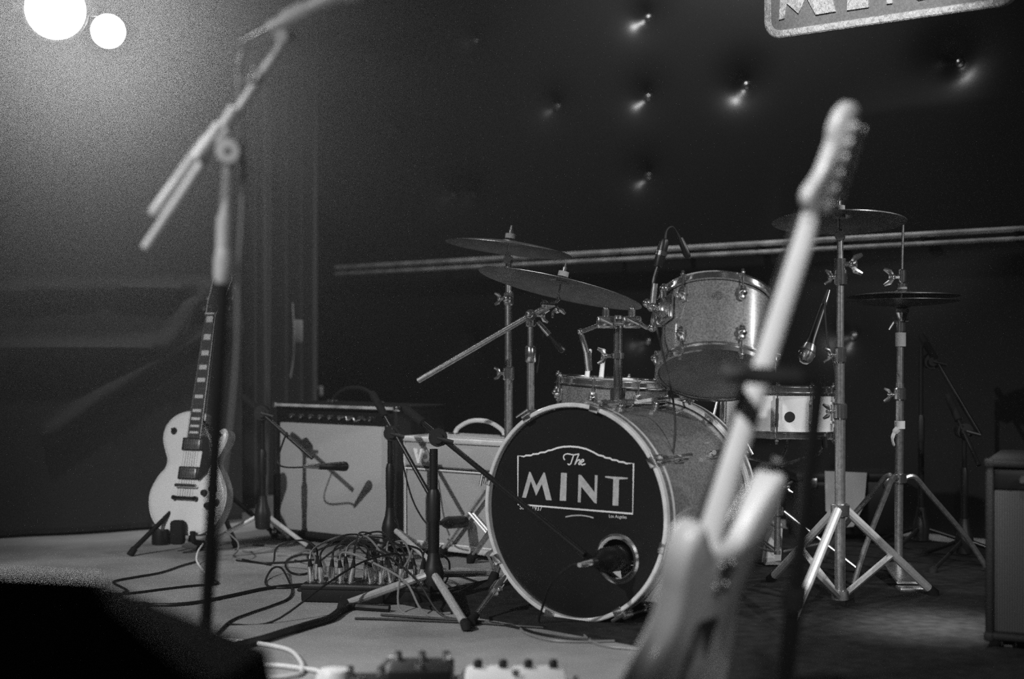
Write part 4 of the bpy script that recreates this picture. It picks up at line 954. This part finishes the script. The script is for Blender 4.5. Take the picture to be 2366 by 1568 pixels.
part('body', 'stratbody', g, lambda m: m.prism(smooth2(ol), (0, 0, 0), X1, Z1, -Y1, [(-.0225, .016), (-.021, .009), (-.017, .003), (-.010, 0), (.010, 0), (.017, .003), (.021, .009), (.0225, .016)]), world=False, ang=60)
part('pickguard', 'white', g, lambda m: m.prism([(a, b - .045) for a, b in [(-.06, .11), (.09, .05), (.13, .10), (.10, .2), (.085, .28), (.11, .36), (.03, .33), (-.03, .33), (-.11, .40), (-.085, .28), (-.075, .2)]], (0, -.0225, 0), X1, Z1, -Y1, [(0, 0), (.002, 0), (.0025, .001)]), **LW)
part('spring_cover', 'headstock', g, lambda m: m.prism(rrect(-.036, .07, .036, .19, .008), (0, .0225, 0), X1, Z1, Y1, [(0, 0), (.002, 0), (.0025, .001)]), **LW)
npk = part('neck_plate', 'chrome', g, lambda m: m.prism(rrect(-.025, .238, .025, .286, .006), (0, .0225, 0), X1, Z1, Y1, [(0, 0), (.002, 0), (.0025, .001)]), **LW)
for sx in (-.018, .018):
    for z in (.245, .279): part('screw', 'steel', npk, lambda m: m.lathe([(.005, .002), (.004, .005), (.001, .0055)], (sx, .0225, z), (0, 1, 0), 10), **LW)
part('neck', 'maple', g, lambda m: m.rings([[Vector((w * math.cos(q), -.022 + dp * math.sin(q) * 1.0, z)) for q in [PI * k / 12 for k in range(13)]] for z, w, dp in ((.283, .028, .040), (.31, .028, .026), (.42, .027, .023), (.60, .0245, .0215), (.76, .0215, .0205), (.79, .021, .016), (.80, .021, .011))]), **LW)
part('fretboard', 'fretboard', g, lambda m: m.prism([(-.029, .27), (.029, .27), (.021, .79), (-.021, .79)], (0, -.028, 0), X1, Z1, -Y1, [(-.006, 0), (.002, 0), (.003, .002)]), **LW)
for n in range(1, 22):
    z = .79 - .648 * (1 - 2 ** (-n / 12)); hw = .021 + (.79 - z) / .46 * .007
    part('fret', 'steel', g, lambda m: m.cyl((-hw, -.0312, z), (hw, -.0312, z), .0011, seg=6), **LW)
hsp = [(.021, .788), (.023, .800), (.034, .806), (.047, .818), (.048, .834), (.036, .850), (.026, .868), (.022, .895), (.021, .915), (.026, .925), (.030, .940), (.026, .962), (.008, .980), (-.018, .984), (-.040, .972), (-.046, .950), (-.042, .930), (-.037, .90), (-.034, .82), (-.026, .80), (-.021, .788)]
hsp = [(a, .788 + (b - .788) * .87) for a, b in hsp]
part('headstock', 'maple', g, lambda m: m.prism([(v.x, v.y) for v in smooth([(a, b, 0) for a, b in hsp], 3)][:-1], (0, -.016, 0), X1, Z1, -Y1, [(-.007, .0015), (-.0055, 0), (.0055, 0), (.007, .0015)]), world=False, ang=50)
for k in range(6):
    z = .812 + .0228 * k; x = -.024
    tn = part('tuner', 'chrome', g, lambda m: (m.box((x - .002, -.003, z), (.020, .012, .020), bev=.003), m.cyl((x - .01, -.003, z), (x - .032, -.003, z), .0028), m.cyl((x, -.02, z), (x, -.032, z), .003)), **LW)
    part('tuner_button', 'chrome', tn, lambda m: m.box((x - .036, -.003, z), (.012, .008, .017), bev=.0035), **LW)
for x, z, d in ((-.13, .409, (-.3, 0, 1)), (0, -.045, (0, 0, -1))):
    part('strap_button', 'chrome', g, lambda m: m.lathe([(.007, 0), (.005, .008), (.010, .015), (.001, .017)], (x, 0, z), d, 14), **LW)
# its stand
T_ = lambda x, y, z: mG @ Vector((x, y, z))
ny = T_(0, .030, .555)
sb = P(1815, 1568, 2.10); top_ = P(1893, 880, 1.93)
dirc = (sb - top_).normalized(); low = top_ + dirc * ((top_.z - .10) / -dirc.z)
gs = thing('guitar_stand', 'dark blurred upright guitar stand with a padded neck yoke in the foreground', 'guitar stand', Vector((low.x, low.y, 0)))
Ydir = (P(1895, 872, 1.93) - P(1690, 860, 2.03)).normalized()
part('column', 'satin', gs, lambda m: (m.cyl(top_, top_.lerp(low, .55), .0105, seg=18), m.cyl(top_.lerp(low, .53), low, .0135, seg=18)))
part('height_collar', 'plastic', gs, lambda m: m.cyl(top_.lerp(low, .51), top_.lerp(low, .56), .019, seg=18))
k = part('neck_yoke', 'satin', gs, lambda m: m.tube(smooth([P(1688, 850, 2.08), P(1685, 862, 2.00), P(1725, 866, 1.93), P(1785, 868, 1.915), P(1850, 872, 1.92), P(1890, 880, 1.93)], 5), .008, 10))
part('yoke_padding', 'rubber', k, lambda m: m.tube(smooth([P(1690, 852, 2.05), P(1692, 862, 1.99), P(1730, 866, 1.93), P(1785, 869, 1.915), P(1845, 872, 1.92)], 5), .0125, 12))
lb = Vector((low.x, low.y, 0))
for f in (lb + Vector((.26, -.10, .012)), lb + Vector((-.06, .30, .012)), lb + Vector((-.16, -.26, .012))):
    q = part('leg', 'satin', gs, lambda m: m.tube([low + ZZ * .05, f], .009, 10))
    part('rubber_foot', 'rubber', q, lambda m: m.tube([low.lerp(f, .95), f - ZZ * .009], [.012, .014], 10))
part('hub', 'plastic', gs, lambda m: m.cyl(low - ZZ * .02, low + ZZ * .09, .024, seg=18))
for sx in (-.06, .06):
    q = part('cradle_arm', 'satin', gs, lambda m: m.tube(smooth([low + ZZ * .04, T_(sx, .05, -.092), T_(sx, .02, -.078), T_(sx, -.03, -.078), T_(sx, -.045, -.04)], 5), .008, 8))
    part('arm_padding', 'rubber', q, lambda m: m.tube(smooth([T_(sx, .02, -.080), T_(sx, -.03, -.080), T_(sx, -.046, -.04)], 4), .0125, 10))

# ================================================================ FOREGROUND MICROPHONE STAND
D0 = 2.3; ps = P(528, 372, D0); pe = P(470, 1568, D0); d = (pe - ps).normalized(); bt_ = ps + d * ((ps.z - .10) / -d.z)
t = thing('microphone_stand', 'blurred grey boom microphone stand in the left foreground', 'microphone stand', Vector((bt_.x, bt_.y, 0)))
mid = P(516, 640, D0)
part('upper_tube', 'greypaint', t, lambda m: m.tube([ps, P(520, 500, D0), P(520, 500.5, D0), mid], [.0085, .0105, .0135, .0125], 18))  # light grey carries the light that falls on the upper pole
part('height_clutch', 'greypaint', t, lambda m: m.tube([P(519, 575, D0), P(518, 600, D0), mid, P(514, 655, D0)], [.0135, .0165, .0155, .011], 18))
part('lower_tube', 'satin', t, lambda m: m.cyl(mid, bt_, .0105, seg=18))  # dark colour stands in for the unlit lower pole
part('hub', 'plastic', t, lambda m: m.cyl(bt_ - ZZ * .03, bt_ + ZZ * .06, .024, seg=18))
fb_ = Vector((bt_.x, bt_.y, 0))
tripod(t, fb_, .09, [fb_ + Vector((.24, -.16, 0)), fb_ + Vector((-.27, -.06, 0)), fb_ + Vector((.02, .24, 0))], .009, 'steel')
j = P(530, 350, D0 - .03)
bo = part('boom_arm', 'greypaint', t, lambda m: m.tube([P(336, 574, D0 - .03), P(505, 322, D0 - .03), P(560, 240, D0 - .03), P(655, 95, D0 - .03)], [.0085, .0085, .0078, .0075], 16))
part('counterweight', 'greypaint', bo, lambda m: m.tube([P(352, 498, D0 - .02), P(355, 492, D0 - .02), P(478, 322, D0 - .02), P(482, 316, D0 - .02)], [.006, .0095, .0095, .006], 16))
part('pale_bar', 'white', bo, lambda m: m.tube([P(452, 366, D0 - .045), P(508, 288, D0 - .045)], .0085, 14))  # short white bar laid along the boom
cl = part('boom_clutch', 'greypaint', t, lambda m: (m.cyl(j + Vector((0, -.02, 0)), j + Vector((0, .03, 0)), .0185, seg=24), m.cyl(P(512, 300, D0 - .03), P(545, 250, D0 - .03), .011, seg=16), m.tube([P(500, 330, D0 - .04), P(527, 300, D0 - .04)], .010, 10)))
part('clutch_knob', 'greypaint', cl, lambda m: (m.ring([(.006, 0), (.018, 0), (.020, .006), (.018, .012), (.006, .012)], j + Vector((.004, -.034, -.004)), (0, 1, 0), 24)))
part('hanging_cable', 'cablegrey', t, lambda m: m.tube(smooth([P(553, 160, D0), P(552, 225, D0), P(556, 300, D0), P(562, 380, D0), P(558, 520, D0), P(550, 640, D0), P(548, 800, D0), P(536, 960, D0), P(515, 1150, D0), P(498, 1350, D0)], 5), .0034, 8))
vm = thing('vocal_microphone', 'blurred vocal microphone in its clip at the end of the foreground boom', 'microphone', P(655, 92, D0 - .03))
va, vb = P(618, 68, D0 - .05), P(745, 4, D0 - .05); vd = (vb - va).normalized()
part('body', 'greypaint', vm, lambda m: m.lathe([(.001, 0), (.0095, 0), (.0105, .01), (.0115, .06), (.014, .11), (.017, .13), (.001, .131)], va, vd, 20))
part('grille', 'greypaint', vm, lambda m: m.lathe([(.017, .128), (.023, .14), (.025, .155), (.023, .172), (.015, .184), (.001, .188)], va, vd, 22))
part('clip', 'greypaint', vm, lambda m: (m.ring([(.0125, .03), (.0155, .03), (.0155, .07), (.0125, .07)], va, vd, 20), m.tube([P(655, 95, D0 - .03), P(664, 80, D0 - .04), P(650, 64, D0 - .05)], .006, 10), m.cyl(P(648, 84, D0 - .06), P(672, 84, D0 - .02), .011)))
part('connector', 'chrome', vm, lambda m: m.lathe([(.001, -.05), (.006, -.05), (.009, -.02), (.0095, .002), (.001, .002)], va, vd, 14))
part('cable', 'cablegrey', vm, lambda m: m.tube(smooth([va - vd * .048, P(578, 96, D0 - .04), P(562, 120, D0 - .03), P(554, 150, D0 - .02), P(556, 180, D0 - .01), P(575, 190, D0 - .03), P(586, 172, D0 - .05), P(590, 150, D0 - .05)], 6), .0036, 8))

# ================================================================ FOREGROUND MONITOR (dark, left) 
def monitor(label, pts, near, ridge, depth, far):
    t = thing('monitor_speaker', label, 'speaker', Vector((pts[0].x, pts[0].y, 0)))
    n = len(pts)
    return t
q1, q2, q3 = P(-260, 1308, 1.46), P(212, 1366, 1.40), P(470, 1590, 1.36)
t = thing('monitor_speaker', 'dark blurred floor monitor speaker with a lit top edge at bottom left', 'speaker', Vector((q2.x, q2.y, 0)))
q1.z = q2.z = (q1.z + q2.z) / 2 - .006
bk = Vector((.01, .034, 0)); prof = [q1, q2, q3, Vector((q3.x + .03, q3.y, .012)), Vector((q1.x, q1.y, .012))]
mbk = [p + bk for p in prof]
part('cabinet', 'tolex', t, lambda m: m.rings([prof, mbk]), flat=True)
part('rim', 'bodyside', t, lambda m: m.tube([q1 + bk * .5, q2 + bk * .5], .009, 10))
far_ = [mbk[0], mbk[1], mbk[2], mbk[3], mbk[4]]
sl = [p + Vector((.02, .10 + (q1.z - p.z) * .55, 0)) for p in far_]
sl = [Vector((p.x, p.y, min(p.z, q1.z - .06))) for p in sl]
part('grille', 'grilledark', t, lambda m: m.rings([far_, sl]), flat=True)
part('handle', 'plastic', t, lambda m: m.box((q1 + q2) / 2 + Vector((0, -.004, -.20)), (.14, .008, .045), (q2 - q1).normalized(), Y1, ZZ, .003))
for p in (prof[3], prof[4]): part('foot', 'rubber', t, lambda m: m.box(Vector((p.x * .92, p.y + .06, .006)), (.04, .04, .012), bev=.003))

# ================================================================ STAGE BOX WITH PLUGS
D1 = 4.07; ux = Vector((math.cos(math.radians(8)), -math.sin(math.radians(8)), 0)); uy = Vector((math.sin(math.radians(8)), math.cos(math.radians(8)), 0))
s0 = G(695, 1391); 
t = thing('stage_box', 'flat black stage box with a double row of shiny cable plugs', 'stage box', s0)
bc = s0 + ux * .19 + uy * .065
part('housing', 'box', t, lambda m: m.box(bc + ZZ * .028, (.38, .13, .052), ux, uy, ZZ, .005))
part('front_lip', 'plastic', t, lambda m: m.box(bc - uy * .066 + ZZ * .045, (.38, .006, .012), ux, uy, ZZ, .002))
for s in (-1, 1): part('carry_handle', 'plastic', t, lambda m: m.tube([bc + ux * s * .188 - uy * .04 + ZZ * .03, bc + ux * s * .205 - uy * .035 + ZZ * .03, bc + ux * s * .205 + uy * .035 + ZZ * .03, bc + ux * s * .188 + uy * .04 + ZZ * .03], .005, 8))
plugs = []
for r, n in ((0, 12), (1, 12)):
    for k in range(n):
        if (r == 0 and k in (5, )) or (r == 1 and k in (1, 2, 4)): continue
        p = s0 + ux * (.022 + .0295 * k) + uy * (.032 + .062 * r) + ZZ * .054
        part('socket', 'steel', t, lambda m: m.ring([(.008, 0), (.013, 0), (.013, .003), (.008, .003)], p, ZZ, 16))
        plugs.append(p)
ends = [(905, 1262), (880, 1268), (860, 1275), (930, 1285), (840, 1262), (800, 1275), (760, 1278), (700, 1290), (960, 1310), (900, 1300), (1010, 1330), (640, 1300)]
random.seed(3)
plg = None
for i, p in enumerate(plugs):
    c = thing('plug_cable', 'thin black cable standing plugged into the flat black stage box', 'cable', p, group='cables plugged into the stage box')
    tl = Vector((random.uniform(-.006, .006), random.uniform(-.004, .004), 0))
    part('plug', 'chrome', c, lambda m: m.tube([p + ZZ * .003, p + ZZ * .03 + tl * .5, p + ZZ * .045 + tl], [.0095, .0095, .0085], 12))
    part('boot', 'rubber', c, lambda m: m.tube([p + ZZ * .044 + tl, p + ZZ * .066 + tl * 1.6], [.0075, .0042], 10))
    if i % 5 == 3 : e = G(random.uniform(600, 1050), random.uniform(1402, 1442), .004); h = .085
    else: ex, ey = ends[i % 12]; e = G(ex + random.uniform(-25, 25), ey + random.uniform(-4, 16), .004); h = random.uniform(.07, .11)
    a = p + ZZ * .066 + tl * 1.6; mq = a.lerp(e, .33) + ZZ * (h - a.z * .3); mq2 = a.lerp(e, .7) + Vector((random.uniform(-.03, .03), 0, .02 + .3 * h))
    e2 = e + Vector((random.uniform(-.15, .2), random.uniform(.0, .12) * (1 if e.y > p.y else -.3), 0))
    part('lead', 'cable' if i % 3 else 'cablegrey', c, lambda m: m.tube(smooth([a - ZZ * .004, a + ZZ * .03 + (e - a) * .05, mq, mq2, e, e2], 6), .0032, 6))

# ================================================================ FLOOR CABLES
def fl(label, pts, r=.0035, m='cable', lift=None, n=8, name='cable'):
    q = [G(x, y, r + .001) for x, y in pts]
    if lift:
        for i, z in lift.items(): q[i].z += z
    mb = MB(); mb.tube(smooth(q, n), r, 8); o = mb.build(name, m); return tag(o, label, 'cable')
fl('black cable zigzagging left of the pale guitar stand', [(457, 1296), (420, 1306), (372, 1322), (310, 1333), (272, 1340), (262, 1346), (285, 1358), (292, 1364), (270, 1374), (250, 1369)])
fl('black cable crossing straight behind the foreground microphone stand', [(248, 1372), (300, 1370), (380, 1360), (440, 1353), (492, 1349), (503, 1345), (488, 1336)])
fl('thick black cable running left from the stage box', [(285, 1411), (340, 1397), (400, 1396), (460, 1390), (540, 1374), (600, 1361), (650, 1354), (700, 1350)], .005)
fl('thin cable bending back on itself near the dark monitor', [(280, 1393), (320, 1391), (345, 1395), (322, 1408), (300, 1415)], .003)
fl('thin black cable making a round loop left of the stage box', [(715, 1352), (660, 1357), (621, 1354), (614, 1339), (630, 1327), (651, 1327), (669, 1345), (675, 1366), (663, 1384), (621, 1401), (577, 1416), (533, 1434), (503, 1462)], .0034, lift={4: .02, 5: .02})
fl('dark curled cable below the tall black amplifier', [(560, 1292), (610, 1300), (690, 1296), (740, 1288), (700, 1280), (668, 1290), (660, 1306), (672, 1322), (700, 1326), (730, 1316)], .0035)
fl('bright-topped cable curling by the left end of the stage box', [(640, 1282), (680, 1282), (712, 1290), (728, 1310), (726, 1330)], .0034, 'cablegrey', {2: .03, 3: .03, 4: .03})
fl('heavy dark multicore cable snaking away from the stage box', [(470, 1508), (520, 1495), (600, 1477), (655, 1460), (710, 1443), (760, 1428), (786, 1410), (810, 1400), (850, 1402), (900, 1405)], .010)
fl('pale cable coiled on the floor at bottom left', [(390, 1494), (440, 1483), (500, 1476), (560, 1480), (620, 1489), (668, 1501), (690, 1520), (699, 1542), (686, 1558), (610, 1566), (545, 1564), (530, 1552), (560, 1540), (630, 1536), (700, 1544), (740, 1552), (760, 1575)], .0052, 'cablewhite')
fl('thin cable trailing in the dark toward the tall black amplifier', [(560, 1272), (600, 1276), (640, 1266), (600, 1258), (560, 1262), (540, 1270)], .003, 'cablegrey')
fl('long black cable passing in front of the bass drum', [(820, 1428), (900, 1430), (1000, 1434), (1100, 1438), (1180, 1444), (1290, 1452), (1370, 1462), (1450, 1468), (1560, 1470)], .0035)
fl('black cable bowing forward before the bass drum', [(880, 1420), (1000, 1428), (1120, 1436), (1200, 1450), (1240, 1462), (1300, 1472), (1380, 1478), (1480, 1480), (1600, 1492)], .0035)
fl('grey cable looping on the rug edge before the bass drum', [(1060, 1432), (1150, 1440), (1195, 1446), (1215, 1462), (1270, 1478), (1340, 1482), (1420, 1480)], .003, 'cablegrey')
fl('thin grey cable curving from under the bass drum to the foreground guitar', [(1310, 1444), (1345, 1462), (1362, 1478), (1400, 1492), (1460, 1498), (1510, 1502)], .003, 'cablegrey')
fl('black cable lying behind the shiny tripod legs', [(960, 1380), (1040, 1396), (1120, 1402), (1190, 1396), (1240, 1408)], .0045)
fl('loose black cable between the pale amplifier and the bass drum', [(1010, 1322), (1060, 1330), (1120, 1348), (1150, 1340), (1170, 1360), (1120, 1376), (1060, 1370)], .0035)
fl('grey cable strands left of the bass drum spur', [(1060, 1400), (1110, 1412), (1160, 1404), (1180, 1390), (1150, 1380), (1110, 1390)], .003, 'cablegrey')
fl('thin cable along the rug right of the foreground guitar', [(1870, 1434), (1920, 1430), (1980, 1436), (2030, 1432)], .003, 'cablegrey')
fl('thin cable on the rug below the right cymbal stand', [(1860, 1446), (1910, 1449), (1965, 1452), (2010, 1448)], .003, 'cablegrey')
fl('fine cable passing under the foot of the right cymbal stand', [(2115, 1388), (2150, 1384), (2185, 1379), (2230, 1370)], .0028, 'cablegrey')
mb = MB(); mb.tube(smooth([P(470, 1256, 4.95), P(458, 1272, 4.85), P(454, 1292, 4.8), P(462, 1308, 4.75), G(475, 1322, .004)], 6), .0034, 6)
tag(mb.build('guitar_lead', 'cablewhite'), 'pale thin lead drooping below the pale guitar', 'cable')
mb = MB(); mb.tube(smooth([P(522, 1226, 4.98), P(538, 1240, 4.92), P(550, 1254, 4.88), P(549, 1272, 4.85), G(540, 1284, .004), G(585, 1278, .004), G(640, 1272, .004)], 6), .003, 6)
tag(mb.build('guitar_lead', 'cablegrey'), 'grey thin lead hanging right of the pale guitar stand', 'cable')

# ================================================================ PEDALS AT THE FRONT EDGE
DP = 2.85
def pdl(name, label, x0, x1, ytop, depth, m, knobs, zh=.045, jack=True, D=DP, base=.045):
    a = P(x0, ytop, D); b = P(x1, ytop, D); w = (b.x - a.x); c = Vector(((a.x + b.x) / 2, D - depth / 2 - .0, base))
    h = max(.02, a.z - base)
    t = thing(name, label, 'pedal', c)
    part('housing', m, t, lambda q: q.box(c + ZZ * h / 2, (w, depth, h), bev=.006))
    n = knobs
    for k in range(n):
        part('knob', 'plastic' if m != 'box' else 'chrome', t, lambda q: q.lathe([(.009, 0), (.009, .012), (.006, .016), (.001, .016)], c + Vector((-w * .38 + w * .76 * k / max(1, n - 1), depth * .32, h)), ZZ, 14))
    part('foot_switch', 'chrome', t, lambda q: q.lathe([(.008, 0), (.008, .008), (.006, .014), (.001, .015)], c + Vector((0, -depth * .28, h)), ZZ, 14))
    for s in (-1, 1): part('jack_plug', 'chrome', t, lambda q: q.tube([c + Vector((s * w / 2, depth * .15, h * .5)), c + Vector((s * (w / 2 + .02), depth * .15, h * .5)), c + Vector((s * (w / 2 + .022), depth * .15 + .03, h * .55))], .007, 10))
    return t, c, h
bA = P(760, 0, DP); bB = P(1480, 0, DP); bl = bB.x - bA.x
pb = thing('pedal_board', 'dark pedal board across the bottom edge under the blurred pedals', 'pedal board', Vector(((bA.x + bB.x) / 2, DP - .1, 0)))
bcx = (bA.x + bB.x) / 2
part('deck', 'box', pb, lambda m: m.box((bcx, DP - .13, .035), (bl, .30, .018), bev=.004))
for sx in (-.45, .45):
    for sy in (-.12, .12): part('foot', 'rubber', pb, lambda m: m.cyl((bcx + bl * sx, DP - .13 + sy, 0), (bcx + bl * sx, DP - .13 + sy, .028), .014))
pdl('effects_pedal', 'black blurred pedal with bright knobs at the bottom edge', 905, 1050, 1517, .12, 'box', 3)
pdl('effects_pedal', 'white blurred pedal at the bottom edge below the bass drum', 1078, 1305, 1535, .14, 'white', 4)
pdl('effects_pedal', 'low dark pedal between the round white knob and the black pedal', 800, 895, 1552, .10, 'box', 2)
wk = P(772, 1556, DP - .08); wk.z = .046
t = thing('effects_pedal', 'round white footswitch cap at the left end of the pedal board', 'pedal', wk)
part('housing', 'white', t, lambda m: m.lathe([(.001, 0), (.034, 0), (.036, .01), (.036, .045), (.028, .060), (.001, .064)], wk, ZZ, 28))
part('ring', 'chrome', t, lambda m: m.ring([(.036, .004), (.039, .004), (.039, .010), (.036, .010)], wk, ZZ, 28))
for px, py, lb in ((905, 1500, 'first'), (955, 1502, 'middle'), (1045, 1512, 'last')):
    pass
mb = MB(); q = P(880, 1510, DP + .02)
mb.tube(smooth([Vector((q.x - .02, DP + .02, .05)), Vector((q.x, DP + .03, .085)), Vector((q.x + .02, DP + .03, .105)), Vector((q.x + .04, DP + .02, .098)), Vector((q.x + .05, DP + .0, .085))], 6), .006, 8)
tag(mb.build('patch_lead', 'steel'), 'short bright patch lead arching behind the black pedal', 'cable')
